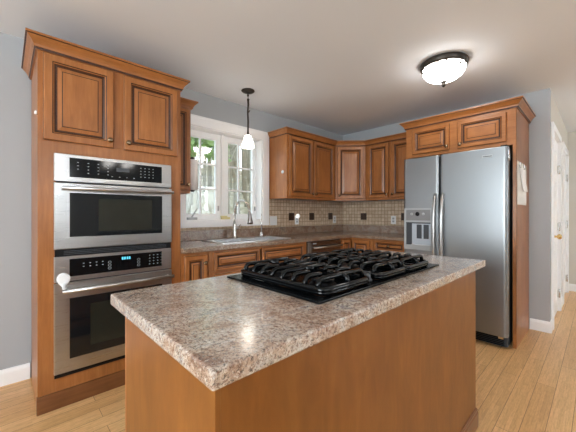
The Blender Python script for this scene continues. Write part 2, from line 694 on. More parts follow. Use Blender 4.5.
def rear_window(name, fr, a0, a1, z0, z1, nmul):
    mb = MB(fr)
    c = 0.08
    for (u0, u1, w0, w1) in ((a0 - c, a0, z0 - c, z1 + c), (a1, a1 + c, z0 - c, z1 + c), (a0, a1, z1, z1 + c), (a0, a1, max(0.0, z0 - c), z0)):
        mb.box(u0, u1, 0.0, 0.02, max(0.0, w0), w1)
    for (u0, u1, w0, w1) in ((a0, a0 + .05, z0, z1), (a1 - .05, a1, z0, z1), (a0, a1, z0, z0 + .05), (a0, a1, z1 - .05, z1)):
        mb.box(u0, u1, -0.09, -0.04, w0, w1)
    for i in range(1, nmul):
        u = a0 + (a1 - a0) * i / nmul
        mb.box(u - 0.04, u + 0.04, -0.09, -0.04, z0, z1)
    o = struct(mb, name, 'white')
    g = MB(fr).box(a0 + .02, a1 - .02, -0.067, -0.063, z0 + .02, z1 - .02)
    g.build('window_pane', 'glass', o)
    return o


rear_window('window_2', frame((0, YF, 0), (1, 0, 0), (0, 1, 0)), *W2, 3)
rear_window('window_3', frame((0, YF, 0), (1, 0, 0), (0, 1, 0)), *W3, 2)
rear_window('window_4', frame((XL, 0, 0), (0, 1, 0), (1, 0, 0)), *W4, 3)

# baseboards
def baseboard(name, path, segs=None):
    mb = MB()
    mb.sweep(path, [(0, 0), (0.014, 0), (0.014, 0.085), (0.010, 0.098), (0.005, 0.108), (0, 0.11)], segs)
    return struct(mb, name, 'white')


baseboard('baseboard_back', [(0.13, YA), (XL, YA)][::-1])
baseboard('baseboard_right', [(XB, 0.500), (XB, YH), (D1[0] - 0.075, YH)])
baseboard('baseboard_hall', [(D1[1] + 0.075, YH), (D2[0] - 0.075, YH)])
baseboard('baseboard_hall_end', [(XE, YH), (XE, YF)])


# sink window (window_1)
def sink_window():
    fr = frame((0, YA, 0), (1, 0, 0), (0, -1, 0))
    mb = MB(fr)
    c = 0.1
    x0, x1, z0, z1 = WX0, WX1, WZ0, WZ1
    cz = 0.066
    rect = [(x0 - 0.088, x0, z0 - cz, z1 + c), (x1, x1 + c, z0 - cz, z1 + c), (x0, x1, z1, z1 + c), (x0, x1, z0 - cz, z0)]
    for a, b, e, d in rect:
        mb.box(a, b, 0.0005, 0.018, e, d)
    mb.box(x0 - 0.09, x1 + c + 0.004, 0.0005, 0.026, z1 + c - 0.022, z1 + c)
    win = mb.build('window_1', 'white', None, bevel=0.003)
    win['kind'] = 'structure'
    # jamb lining
    mb = MB(fr)
    t = 0.012
    for a, b, e, d in ((x0, x0 + t, z0, z1), (x1 - t, x1, z0, z1), (x0 + t, x1 - t, z1 - t, z1), (x0 + t, x1 - t, z0, z0 + t)):
        mb.box(a, b, -0.175, 0.0, e, d)
    xm = 1.7825
    mb.box(xm - 0.018, xm + 0.018, -0.175, -0.09, z0 + t, z1 - t)
    mb.build('window_frame', 'white', win, bevel=0.002)
    for (a, b, gl, gr, mu) in ((x0 + t + .002, xm - 0.020, 1.355, 1.705, 1.522), (xm + 0.020, x1 - t - .002, 1.862, 2.212, 2.012)):
        mb = MB(fr)
        zb, zt = 1.184, 2.005
        e0, e1 = z0 + t + .002, z1 - t - .002
        yo, yi = -0.15, -0.105
        rect_rings(mb, 0, 0, 0, 0, [(0, 0, 0)]) if False else None
        for q in ((a, gl, e0, e1), (gr, b, e0, e1), (gl, gr, e0, zb), (gl, gr, zt, e1)):
            mb.box(q[0], q[1], yo, yi, q[2], q[3])
        s = mb.build('sash', 'vinyl', win, bevel=0.002)
        mb = MB(fr)
        mb.box(mu - 0.009, mu + 0.009, -0.138, -0.118, zb, zt)
        for k in (1, 2):
            zz = zb + (zt - zb) * k / 3
            mb.box(gl, gr, -0.137, -0.119, zz - 0.009, zz + 0.009)
        mb.build('muntin_grid', 'vinyl', s)
        MB(fr).box(gl - .01, gr + .01, -0.131, -0.127, zb - .01, zt + .01).build('window_pane', 'glass', s)
        # lock lever on the stile
        lx = gr + 0.022
        MB(fr).box(lx - 0.006, lx + 0.006, yi, yi + 0.018, 1.22, 1.275).build('lock_lever', 'plastic_grey', s, bevel=0.003)
    # folding cranks on the sill frame
    for (cx, m) in ((1.40, 'plastic_grey'), (1.80, 'cream')):
        mb = MB(fr)
        mb.box(cx - 0.04, cx + 0.06, -0.104, -0.06, z0 + t, z0 + t + 0.026)
        if m == 'plastic_grey':
            mb.tube([(cx, -0.07, z0 + t + 0.026), (cx + 0.01, -0.06, z0 + t + 0.05), (cx + 0.05, -0.05, z0 + t + 0.12)], 0.007)
        else:
            mb.box(cx - 0.06, cx + 0.02, -0.075, -0.055, z0 + t + 0.026, z0 + t + 0.04)
        k = mb.build('crank_handle', m, win, bevel=0.003)
        k['label'] = 'cream window crank' if m == 'cream' else 'grey window crank'


sink_window()


# hall doors
def hall_door(name, D, knob_u, hinge_u, detail):
    fr = frame((0, YH, 0), (1, 0, 0), (0, -1, 0))
    x0, x1, z0, z1 = D
    c = 0.07
    mb = MB(fr)
    for a, b, e, d in ((x0 - c, x0, 0, z1 + c), (x1, x1 + c, 0, z1 + c), (x0, x1, z1, z1 + c)):
        mb.box(a, b, 0.0005, 0.02, e, d)
    for a, b, e, d in ((x0, x0 + .012, 0, z1), (x1 - .012, x1, 0, z1), (x0 + .012, x1 - .012, z1 - .012, z1)):
        mb.box(a, b, -0.1, 0.0005, e, d)
    dr = mb.build(name, 'white', None, bevel=0.003)
    dr['kind'] = 'structure'
    u0, u1, w0, w1 = x0 + .015, x1 - .015, 0.008, z1 - .015
    mb = MB(fr)
    mb.box(u0, u1, -0.045, -0.012, w0, w1)
    um = (u0 + u1) / 2
    for (a, b) in ((u0 + .09, um - .05), (um + .05, u1 - .09)):
        for (e, d) in ((0.2, 0.85), (1.0, 1.55), (1.66, 1.92)):
            rect_rings(mb, a, b, e, d, [(0, -0.012, 0), (0, -0.007, 0), (0.012, -0.007, 0), (0.018, -0.0115, 0), (0.03, -0.0115, 0), (0.045, -0.006, 0)])
    leaf = mb.build('door_leaf', 'white', dr)
    mb = MB(fr)
    mb.lathe([(0.028, 0), (0.028, 0.006), (0.012, 0.012), (0.011, 0.035), (0.026, 0.045), (0.029, 0.058), (0.022, 0.072), (0.004, 0.076)], (knob_u, -0.012, 0.98), (0, 1, 0), 18)
    # frame maps the axis too: rebuild in world space
    mb.bm.free()
    mb = MB()
    mb.lathe([(0.028, 0), (0.028, 0.006), (0.012, 0.012), (0.011, 0.035), (0.026, 0.045), (0.029, 0.058), (0.022, 0.072), (0.004, 0.076)], fr((knob_u, -0.012, 0.94)), (0, -1, 0), 18)
    if detail:
        mb.build('door_knob', 'brass', leaf)
    for z in (0.22, 1.03, 1.72):
        mb = MB(fr)
        mb.box(hinge_u - 0.03, hinge_u + 0.03, -0.0005, 0.003, z - 0.045, z + 0.045) if False else None
        mb.bm.free()
        mb = MB()
        mb.lathe([(0.004, -0.008), (0.009, -0.004), (0.009, 0.094), (0.004, 0.098)], fr((hinge_u, 0.004, z - 0.045)), (0, 0, 1), 10)
        p = fr((hinge_u, 0, z))
        mb.box(p.x - 0.03, p.x - 0.006, YH - 0.006, YH + 0.011, z - 0.045, z + 0.045)
        mb.build('hinge', 'nickel', leaf)
    return dr


hall_door('door_1', D1, D1[0] + 0.20, D1[1] - 0.02, True)
hall_door('door_2', D2, D2[0] + 0.08, D2[1] - 0.02, False)

# tiled backsplash
mb = MB()
TZ0, TZ1 = 1.0165, 1.3695
mb.box(1.004, WX0 - 0.09, YA - 0.008, YA - 0.0005, TZ0, TZ1)
mb.box(WX0 - 0.09, WX1 + 0.102, YA - 0.008, YA - 0.0005, TZ0, WZ0 - 0.067)
mb.box(WX1 + 0.102, XB - 0.0005, YA - 0.008, YA - 0.0005, TZ0, TZ1)
tA = struct(mb, 'trim_1', 'tile_x')
tB = struct(MB().box(XB - 0.008, XB - 0.0005, 1.505, YA - 0.0085, TZ0, TZ1), 'trim_2', 'tile_y')
for x in (2.768, 3.172, 3.60):
    MB().box(x - 0.05, x + 0.05, YA - 0.0105, YA - 0.0082, 1.098, 1.198).build('accent_tile', 'tile_dark', tA)
for y in (2.462, 1.875 - 0.05):
    MB().box(XB - 0.0105, XB - 0.0082, y - 0.05, y + 0.05, 1.095, 1.195).build('accent_tile', 'tile_dark', tB)


# ------------------------------------------------------------------ oven tower
FA = frame((0, 2.28, 0), (1, 0, 0), (0, -1, 0))
TX0, TX1, TY = 0.137, 1.0, 2.28
tower = thing('oven_cabinet', (0.57, 2.56, 0), 'tall brown wooden cabinet holding the two built-in ovens', 'cabinet')
mb = MB()
yb = YA - 0.016
mb.box(TX0, TX0 + 0.02, TY + 0.02, yb, 0, 2.19)
mb.box(TX1 - 0.02, TX1, TY + 0.02, yb, 0, 2.19)
mb.box(TX0 + 0.02, TX1 - 0.02, yb - 0.01, yb, 0.1, 2.19)
for z in (0.14, 0.945, 1.60, 2.17):
    mb.box(TX0 + 0.02, TX1 - 0.02, TY + 0.02, yb - 0.01, z - 0.008, z + 0.008)
mb.build('carcass', 'wood', tower)
OX0, OX1 = 0.222, 0.912
mb = MB()
mb.box(TX0, OX0, TY, TY + 0.02, 0.105, 2.19)
mb.box(OX1, TX1, TY, TY + 0.02, 0.105, 2.19)
for (z0, z1) in ((0.105, 0.19), (1.548, 1.64), (2.14, 2.19)):
    mb.box(OX0, OX1, TY, TY + 0.02, z0, z1)
mb.box(0.53, 0.596, TY, TY + 0.02, 1.64, 2.14)
mb.build('face_frame', 'wood', tower, bevel=0.001)
MB().box(TX0 - 0.004, TX1, TY - 0.006, TY + 0.02, 0, 0.104).build('toe_board', 'wood_base', tower, bevel=0.002)
door(FA, 0.160, 0.533, 1.628, 2.148, tower, (0.507, 1.678), fw=0.056)
door(FA, 0.592, 0.972, 1.628, 2.148, tower, (0.618, 1.678), fw=0.056)
crown([(TX0, yb), (TX0, TY), (TX1, TY), (TX1, yb)], 2.155, tower, 0.08, 0.055)


def keypad(fr, out, pts, parent, w=0.008, h=0.004):
    for u, z in pts:
        MB(fr).box(u - w / 2, u + w / 2, out, out + 0.0006, z - h / 2, z + h / 2).build('key_mark', 'mark', parent)


def bar_handle(fr, u0, u1, w, out, parent, r=0.011, stand=0.045):
    mb = MB(fr)
    for u in (u0 + 0.03, u1 - 0.03):
        mb.tube([(u, out, w), (u, out + stand, w)], r * 0.8, 10)
    mb.tube([(u0, out + stand, w), (u1, out + stand, w)], r, 14)
    return mb.build('handle', 'steel', parent)


# --- upper oven (microwave / convection)
mw = thing('microwave_oven', (0.57, 2.4, 0.975), 'stainless microwave oven built in above the larger oven', 'oven')
mb = MB(FA)
mb.box(OX0 + .004, OX1 - .004, -0.45, 0.0, 0.956, 1.540)
mb.build('housing', 'plastic_dgrey', mw)
mb = MB(FA)
mb.box(0.212, 0.919, 0.001, 0.022, 1.386, 1.556)
cp = mb.build('control_panel', 'steel', mw, bevel=0.003)
rp = MB(FA)
rp.box(0.287, 0.847, 0.022, 0.0235, 1.416, 1.536)
pnl = rp.build('panel_glass', 'black_panel', cp, bevel=0.001)
pts = [(0.33 + 0.055 * i, 1.51 - 0.021 * j) for i in range(4) for j in range(4) if (i, j) != (0, 3)]
pts += [(0.70 + 0.028 * i, 1.512 - 0.021 * j) for i in range(4) for j in range(4)]
pts += [(0.52 + 0.045 * i, 1.437) for i in range(4)]
keypad(FA, 0.0236, pts, cp)
MB(FA).box(0.545, 0.625, 0.0236, 0.0242, 1.475, 1.500).build('display', 'plastic_dgrey', cp)
mb = MB(FA)
rect_rings(mb, 0.212, 0.919, 0.972, 1.378, [(0, 0.001, 0), (0, 0.026, 0), (0.003, 0.029, 0), (0.065, 0.029, 0), (0.066, 0.027, 0), (0.08, 0.027, 0)], True, True)
mb.build('door', 'steel', mw)
dd = mw.children[-1]
rp = MB(FA).box(0.287, 0.847, 0.0272, 0.0300, 1.045, 1.318)
rp.build('door_glass', 'black_glass', dd, bevel=0.001)
MB(FA).box(0.440, 0.775, 0.0301, 0.0306, 1.075, 1.285).build('door_window', 'oven_screen', dd)
bar_handle(FA, 0.245, 0.914, 1.345, 0.029, dd)

# --- lower oven
ov = thing('wall_oven', (0.57, 2.4, 0.19), 'large stainless wall oven below the microwave with white child lock', 'oven')
MB(FA).box(OX0 + .004, OX1 - .004, -0.45, 0.0, 0.196, 0.936).build('housing', 'plastic_dgrey', ov)
mb = MB(FA)
mb.box(0.216, 0.916, 0.001, 0.018, 0.927, 0.970)
vt = mb.build('vent_trim', 'black', ov)
for k in range(3):
    MB(FA).box(0.26, 0.88, 0.018, 0.0205, 0.936 + 0.010 * k, 0.940 + 0.010 * k).build('vent_slat', 'plastic_dgrey', vt)
mb = MB(FA)
mb.box(0.212, 0.919, 0.001, 0.022, 0.772, 0.926)
cp = mb.build('control_panel', 'steel', ov, bevel=0.003)
MB(FA).box(0.287, 0.847, 0.022, 0.0235, 0.800, 0.908).build('panel_glass', 'black_panel', cp, bevel=0.001)
pts = [(0.36 + 0.035 * i, 0.875 - 0.020 * j) for i in range(4) for j in range(2)]
pts += [(0.76 + 0.028 * i, 0.887 - 0.021 * j) for i in range(4) for j in range(4)]
keypad(FA, 0.0236, pts, cp)
for u in (0.505, 0.685):
    for z in (0.866, 0.846, 0.826):
        mb = MB(FA)
        q = [(u + 0.009 * math.cos(a * PI / 6), 0.0240, z + 0.007 * math.sin(a * PI / 6)) for a in range(13)]
        mb.tube(q, 0.0011, 5)
        mb.build('button_ring', 'mark', cp)
for (a, b) in ((0.578, 0.588), (0.592, 0.602), (0.608, 0.618), (0.622, 0.632)):
    MB(FA).box(a, b, 0.0236, 0.0242, 0.874, 0.892).build('display_digit', 'display', cp)
mb = MB(FA)
rect_rings(mb, 0.212, 0.919, 0.218, 0.764, [(0, 0.001, 0), (0, 0.028, 0), (0.003, 0.031, 0), (0.065, 0.031, 0), (0.066, 0.029, 0), (0.08, 0.029, 0)])
dd = mb.build('door', 'steel', ov)
MB(FA).box(0.287, 0.847, 0.0292, 0.0320, 0.297, 0.668).build('door_glass', 'black_glass', dd, bevel=0.001)
MB(FA).box(0.395, 0.745, 0.0321, 0.0326, 0.350, 0.615).build('door_window', 'oven_screen', dd)
bar_handle(FA, 0.245, 0.914, 0.722, 0.031, dd, 0.012, 0.05)
MB(FA).box(0.214, 0.917, 0.001, 0.012, 0.190, 0.216).build('bottom_vent', 'black', ov)

# child lock on the oven
o = FA((0.257, 0.0225, 0.79))
mb = MB(FA)
ol = []
for k in range(28):
    a = 2 * PI * k / 28
    rr = 0.036 + (0.010 * max(0.0, -math.sin(a)) ** 3)
    ol.append((0.257 + 0.034 / 0.036 * rr * math.cos(a) * (1 - 0.35 * max(0.0, -math.sin(a)) ** 2), 0.79 + rr * 1.05 * math.sin(a)))
mb.rings([[(0.257 + (u - 0.257) * q, d, 0.79 + (w - 0.79) * q) for u, w in ol] for q, d in ((0.96, 0.0225), (1.0, 0.026), (1.0, 0.034), (0.93, 0.039), (0.7, 0.041))])
lk = mb.build('child_lock', 'plastic_white', None, loc=o)
tag(lk, 'white oval child safety lock stuck on the lower oven', 'lock')
MB(FA).box(0.250, 0.264, 0.032, 0.046, 0.728, 0.765).build('strap', 'plastic_white', lk, bevel=0.003)

# little white latch on the tower side
mb = MB().box(TX0 - 0.012, TX0 - 0.0005, 2.30, 2.325, 1.78, 1.80)
tag(mb.build('cabinet_latch', 'plastic_white', None, bevel=0.003, loc=(TX0, 2.31, 1.79)), 'tiny white latch on the side of the tall oven cabinet', 'latch')

# ------------------------------------------------------------------ upper cabinets
UZ0, UZ1, UY, UX = 1.37, 2.135, 2.53, 3.61


def upper_box(root, fr, u0, u1, z0, z1, depth, stiles, rail=0.035, grain='wood', mid=()):
    mb = MB(fr)
    mb.box(u0, u0 + 0.016, -depth, -0.02, z0, z1)
    mb.box(u1 - 0.016, u1, -depth, -0.02, z0, z1)
    mb.box(u0 + 0.016, u1 - 0.016, -depth, -0.02, z1 - 0.016, z1)
    mb.box(u0 + 0.016, u1 - 0.016, -depth, -0.02, z0 + 0.008, z0 + 0.024)
    mb.box(u0 + 0.016, u1 - 0.016, -depth, -depth + 0.008, z0 + 0.024, z1 - 0.016)
    mb.build('carcass', grain, root)
    mb = MB(fr)
    mb.box(u0, u0 + stiles, -0.02, 0, z0, z1)
    mb.box(u1 - stiles, u1, -0.02, 0, z0, z1)
    mb.box(u0 + stiles, u1 - stiles, -0.02, 0, z0, z0 + rail)
    mb.box(u0 + stiles, u1 - stiles, -0.02, 0, z1 - rail, z1)
    for a, b in mid:
        mb.box(a, b, -0.02, 0, z0 + rail, z1 - rail)
    mb.build('face_frame', grain, root, bevel=0.001)


FU = frame((0, UY, 0), (1, 0, 0), (0, -1, 0))
c = thing('wall_cabinet', (1.1, 2.69, UZ0), 'narrow brown wall cabinet between the oven cabinet and the window', 'cabinet')
upper_box(c, FU, 1.002, 1.203, UZ0, UZ1, 0.318, 0.03)
door(FU, 1.012, 1.188, UZ0 + 0.025, UZ1 - 0.02, c, (1.168, UZ0 + 0.075), fw=0.045)
crown([(0.95, UY), (1.203, UY), (1.203, YA - 0.004)], UZ1 - 0.015, c, 0.07, 0.05, [1])
mb = MB()
mb.sweep([(1.002, UY), (1.203, UY), (1.203, YA - 0.004)], crown_prof(UZ1 - 0.015, 0.07, 0.05), [0])
mb.build('crown_moulding', 'wood_x', c)

cpath = [(2.39, YA - 0.004), (2.39, UY), (3.32, UY), (UX, 2.24), (UX, 1.497)]
c = thing('wall_cabinet', (2.85, 2.69, UZ0), 'brown two-door wall cabinet right of the sink window', 'cabinet')
upper_box(c, FU, 2.39, 3.318, UZ0, UZ1, 0.318, 0.04, mid=((2.83, 2.86),))
door(FU, 2.418, 2.838, UZ0 + 0.025, UZ1 - 0.02, c, (2.812, UZ0 + 0.07))
door(FU, 2.852, 3.272, UZ0 + 0.025, UZ1 - 0.02, c, (2.878, UZ0 + 0.07))
crown(cpath, UZ1 - 0.015, c, 0.07, 0.05, [0, 1])

c = thing('corner_wall_cabinet', (3.62, 2.55, UZ0), 'diagonal corner wall cabinet with a single brown door', 'cabinet')
mb = MB()
poly = [(3.322, YA - 0.012), (3.322, UY + 0.006), (UX + 0.006, 2.242), (XB - 0.012, 2.242), (XB - 0.012, YA - 0.012)]
mb.prism(poly, UZ0 + 0.008, UZ1)
mb.build('carcass', 'wood', c)
s2 = math.sqrt(0.5)
FD = frame((3.32, UY, 0), (s2, -s2, 0), (-s2, -s2, 0))
dl = math.hypot(UX - 3.32, UY - 2.24)
mb = MB(FD)
for a, b, e, d in ((0.004, 0.03, UZ0, UZ1), (dl - 0.03, dl - 0.004, UZ0, UZ1), (0.03, dl - 0.03, UZ0, UZ0 + 0.035), (0.03, dl - 0.03, UZ1 - 0.035, UZ1)):
    mb.box(a, b, -0.004, 0.0, e, d)
mb.build('face_frame', 'wood', c)
door(FD, 0.022, dl - 0.022, UZ0 + 0.025, UZ1 - 0.02, c, (0.048, UZ0 + 0.07))
crown(cpath, UZ1 - 0.015, c, 0.07, 0.05, [2])

FB = frame((UX, 0, 0), (0, -1, 0), (-1, 0, 0))      # u = -y
c = thing('wall_cabinet', (3.77, 1.87, UZ0), 'brown two-door wall cabinet left of the fridge', 'cabinet')
upper_box(c, FB, -2.238, -1.499, UZ0, UZ1, 0.312, 0.04, mid=((-1.885, -1.855),))
door(FB, -2.20, -1.885, UZ0 + 0.025, UZ1 - 0.02, c, (-1.91, UZ0 + 0.07))
door(FB, -1.853, -1.535, UZ0 + 0.025, UZ1 - 0.02, c, (-1.828, UZ0 + 0.07))
crown(cpath, UZ1 - 0.015, c, 0.07, 0.05, [3], grain='wood_y')

# ------------------------------------------------------------------ base cabinets
BZ0, BZ1, BY = 0.10, 0.872, 2.275
FBA = frame((0, BY, 0), (1, 0, 0), (0, -1, 0))


def base_box(root, fr, u0, u1, depth, stiles=(0.03, 0.03), rails=(), grain='wood', cut=None):
    mb = MB(fr)
    mb.box(u0, u0 + 0.016, -depth, -0.02, 0, BZ1)
    mb.box(u1 - 0.016, u1, -depth, -0.02, 0, BZ1)
    mb.box(u0 + 0.016, u1 - 0.016, -depth, -0.02, BZ0, BZ0 + 0.016)
    mb.box(u0 + 0.016, u1 - 0.016, -depth, -depth + 0.008, BZ0 + 0.016, BZ1)
    mb.build('carcass', grain, root)
    mb = MB(fr)
    mb.box(u0, u0 + stiles[0], -0.02, 0, BZ0, BZ1)
    mb.box(u1 - stiles[1], u1, -0.02, 0, BZ0, BZ1)
    for a, b in ((BZ0, BZ0 + 0.03), (BZ1 - 0.03, BZ1)) + tuple(rails):
        mb.box(u0 + stiles[0], u1 - stiles[1], -0.02, 0, a, b)
    mb.build('face_frame', grain, root, bevel=0.001)
    MB(fr).box(u0 + 0.017, u1 - 0.017, -0.085, -0.07, 0, BZ0 - 0.001).build('toe_board', 'wood_base', root)


DEP = YA - 0.012 - BY
c = thing('base_cabinet', (1.12, 2.56, 0), 'narrow base cabinet beside the ovens with one knobbed door', 'cabinet')
base_box(c, FBA, 1.003, 1.238, DEP)
door(FBA, 1.022, 1.222, 0.125, 0.850, c, (1.195, 0.782), fw=0.05)
c = thing('sink_base_cabinet', (1.84, 2.56, 0), 'wide base cabinet under the sink with two drawer fronts', 'cabinet')
base_box(c, FBA, 1.241, 2.452, DEP, (0.045, 0.05), ((0.665, 0.69),))
for (a, b) in ((1.285, 1.785), (1.805, 2.405)):
    door(FBA, a, b, 0.690, 0.858, c, None, 'wood_x', fw=0.038, name='drawer_front')
    um = (a + b) / 2
    door(FBA, a, b, 0.125, 0.672, c, (b - 0.03, 0.62), fw=0.055)

# dishwasher
dw = thing('dishwasher', (2.77, 2.56, 0), 'stainless dishwasher darkened like an island reflection under the wall counter beside the sink', 'dishwasher')
DWX0, DWX1 = 2.462, 3.072
MB(FBA).box(DWX0 + 0.006, DWX1 - 0.006, -DEP, -0.005, 0.1, BZ1 - 0.004).build('tub', 'plastic_dgrey', dw)
MB(FBA).box(DWX0 + 0.045, DWX1 - 0.003, -0.004, 0.022, 0.12, 0.866).build('door_panel', 'steel_dark', dw, bevel=0.004)  # darker steel colour stands in for the island's reflection
dd = dw.children[-1]
MB(FBA).box(DWX0 + 0.004, DWX0 + 0.042, -0.004, 0.020, 0.12, 0.862).build('side_trim', 'steel', dw, bevel=0.003)
bar_handle(FBA, DWX0 + 0.06, DWX1 - 0.02, 0.800, 0.022, dd, 0.010, 0.04)
mb = MB(FBA)
mb.box(DWX0 + 0.075, DWX0 + 0.135, 0.0221, 0.0230, 0.838, 0.850)
mb.build('badge', 'plastic_grey', dd)
MB(FBA).box(DWX0 + 0.01, DWX1 - 0.01, -0.08, -0.06, 0.0, 0.099).build('kick_plate', 'black', dw)

# corner base cabinet (inside corner, two hinged door halves)
BX = 3.315
FBB = frame((BX, 0, 0), (0, -1, 0), (-1, 0, 0))
c = thing('corner_base_cabinet', (3.5, 2.4, 0), 'corner base cabinet with folding doors right of the dishwasher', 'cabinet')
mb = MB()
mb.box(3.075, 3.091, BY + 0.02, YA - 0.012, 0, BZ1)
mb.box(BX + 0.02, XB - 0.012, 1.953, 1.969, 0, BZ1)
mb.box(3.091, XB - 0.012, YA - 0.02, YA - 0.012, 0, BZ1)
mb.box(XB - 0.02, XB - 0.012, 1.969, YA - 0.02, 0, BZ1)
mb.box(3.091, XB - 0.02, BY + 0.02, YA - 0.02, BZ0, BZ0 + 0.016)
mb.box(BX + 0.02, XB - 0.02, 1.969, BY + 0.02, BZ0, BZ0 + 0.016)
mb.build('carcass', 'wood', c)
mb = MB()
mb.box(3.075, 3.115, BY, BY + 0.02, BZ0, BZ1)
mb.box(3.115, BX + 0.02, BY, BY + 0.02, 0.846, BZ1)
mb.box(BX, BX + 0.02, 1.953, 1.993, BZ0, BZ1)
mb.box(BX, BX + 0.02, 1.993, BY, 0.846, BZ1)
mb.build('face_frame', 'wood', c)
door(FBA, 3.112, 3.292, 0.125, 0.850, c, None, fw=0.045)
door(FBB, -2.252, -1.985, 0.125, 0.850, c, None, fw=0.05)

c = thing('drawer_base_cabinet', (3.6, 1.73, 0), 'base cabinet left of the fridge with a knobbed drawer', 'cabinet')
DB = XB - 0.012 - BX
base_box(c, FBB, -1.950, -1.500, DB, (0.03, 0.03), ((0.70, 0.73),))
door(FBB, -1.925, -1.535, 0.735, 0.858, c, (-1.73, 0.797), 'wood_y', fw=0.034, name='drawer')
door(FBB, -1.925, -1.535, 0.125, 0.712, c, (-1.56, 0.66), fw=0.05)

# wall countertop, L-shaped with sink cut-out
SX0, SX1, SY0, SY1 = 1.45, 2.27, 2.37, 2.76
CY0, CX0 = 2.237, 3.28
mb = MB()
mb.slab([(1.003, SX0, CY0, YA - 0.004), (SX1, XB - 0.004, CY0, YA - 0.004), (SX0, SX1, CY0, SY0), (SX0, SX1, SY1, YA - 0.004), (CX0, XB - 0.004, 1.500, CY0)], 0.874, 0.914)
ct = thing('countertop', (2.5, 2.55, 0.874), 'brown speckled L-shaped countertop along the tiled walls', 'countertop')
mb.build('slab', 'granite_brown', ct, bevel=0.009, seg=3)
mb = MB()
mb.slab([(1.004, XB - 0.004, YA - 0.024, YA - 0.004), (XB - 0.024, XB - 0.004, 1.502, YA - 0.024)], 0.9145, 1.0155)
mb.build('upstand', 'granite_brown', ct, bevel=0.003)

# sink
sk = thing('sink', (1.86, 2.56, 0.914), 'stainless double-bowl sink set in the counter under the window', 'sink')
b1, b2 = (SX0 + 0.025, 1.845), (1.875, SX1 - 0.025)
bw0, bw1 = SY0 + 0.025, SY1 - 0.07
mb = MB()
rx0, rx1, ry0, ry1 = SX0 - 0.018, SX1 + 0.018, SY0 - 0.018, SY1 + 0.012
rects = [(rx0, b1[0], ry0, ry1), (b1[1], b2[0], ry0, ry1), (b2[1], rx1, ry0, ry1), (b1[0], b1[1], ry0, bw0), (b1[0], b1[1], bw1, ry1), (b2[0], b2[1], ry0, bw0), (b2[0], b2[1], bw1, ry1)]
mb.slab(rects, 0.9145, 0.921)
mb.build('rim', 'steel_sink', sk, bevel=0.002)
for (a, b) in (b1, b2):
    mb = MB()
    z1, z0, t = 0.9145, 0.73, 0.004
    mb.box(a, a + t, bw0, bw1, z0, z1)
    mb.box(b - t, b, bw0, bw1, z0, z1)
    mb.box(a + t, b - t, bw0, bw0 + t, z0, z1)
    mb.box(a + t, b - t, bw1 - t, bw1, z0, z1)
    mb.box(a + t, b - t, bw0 + t, bw1 - t, z0, z0 + t)
    bo = mb.build('bowl', 'steel_sink', sk)
    mb = MB()
    mb.lathe([(0.045, 0), (0.045, 0.003), (0.03, 0.004), (0.028, 0.001)], ((a + b) / 2, (bw0 + bw1) / 2, z0 + t), (0, 0, 1), 18)
    mb.build('drain', 'chrome', bo)

# faucet
FX, FY, FZ = 1.797, 2.725, 0.9212
fc = thing('faucet', (FX, FY, FZ), 'tall brushed nickel gooseneck faucet with pull-down spray head', 'faucet')
mb = MB()
mb.lathe([(0.030, 0), (0.030, 0.006), (0.024, 0.012), (0.021, 0.03), (0.020, 0.15), (0.018, 0.16)], (FX, FY, FZ), (0, 0, 1), 20)
mb.build('base', 'nickel', fc)
mb = MB()
R = 0.135
pts = [(FX, FY, FZ + 0.15), (FX, FY, FZ + 0.20), (FX, FY, FZ + 0.24), (FX, FY, FZ + 0.27)]
for k in range(1, 13):
    a = PI * k / 12
    pts.append((FX, FY - R + R * math.cos(a), FZ + 0.27 + R * math.sin(a)))
pts.append((FX, FY - 2 * R - 0.003, FZ + 0.272))
mb.tube(pts, 0.0135, 14)
mb.build('neck', 'nickel', fc)
mb = MB()
hx, hy, hz = FX, FY - 2 * R - 0.003, FZ + 0.274
mb.lathe([(0.0145, 0), (0.018, 0.01), (0.019, 0.04), (0.028, 0.09), (0.030, 0.112), (0.020, 0.116)], (hx, hy, hz), (0, -0.08, -1), 18)
mb.build('spray_head', 'steel_dark', fc)
mb = MB()
mb.tube([(FX + 0.018, FY, FZ + 0.10), (FX + 0.05, FY - 0.005, FZ + 0.115), (FX + 0.06, FY - 0.005, FZ + 0.13), (FX + 0.07, FY - 0.005, FZ + 0.15)], [0.010, 0.008, 0.006, 0.005], 10)
mb.build('lever', 'nickel', fc)

# second deck fitting with tall thin lever
LX, LY = 2.165, 2.725
ls = thing('deck_tap', (LX, LY, FZ), 'small chrome deck fitting with an upright rod beside the faucet', 'tap')
mb = MB()
mb.lathe([(0.030, 0), (0.030, 0.006), (0.022, 0.012), (0.024, 0.03), (0.020, 0.045), (0.009, 0.055)], (LX, LY, FZ), (0, 0, 1), 18)
mb.build('base', 'chrome', ls)
mb = MB()
mb.tube([(LX, LY, FZ + 0.05), (LX, LY, FZ + 0.15), (LX, LY, FZ + 0.265)], [0.008, 0.007, 0.006], 10)
mb.build('rod', 'chrome', ls)

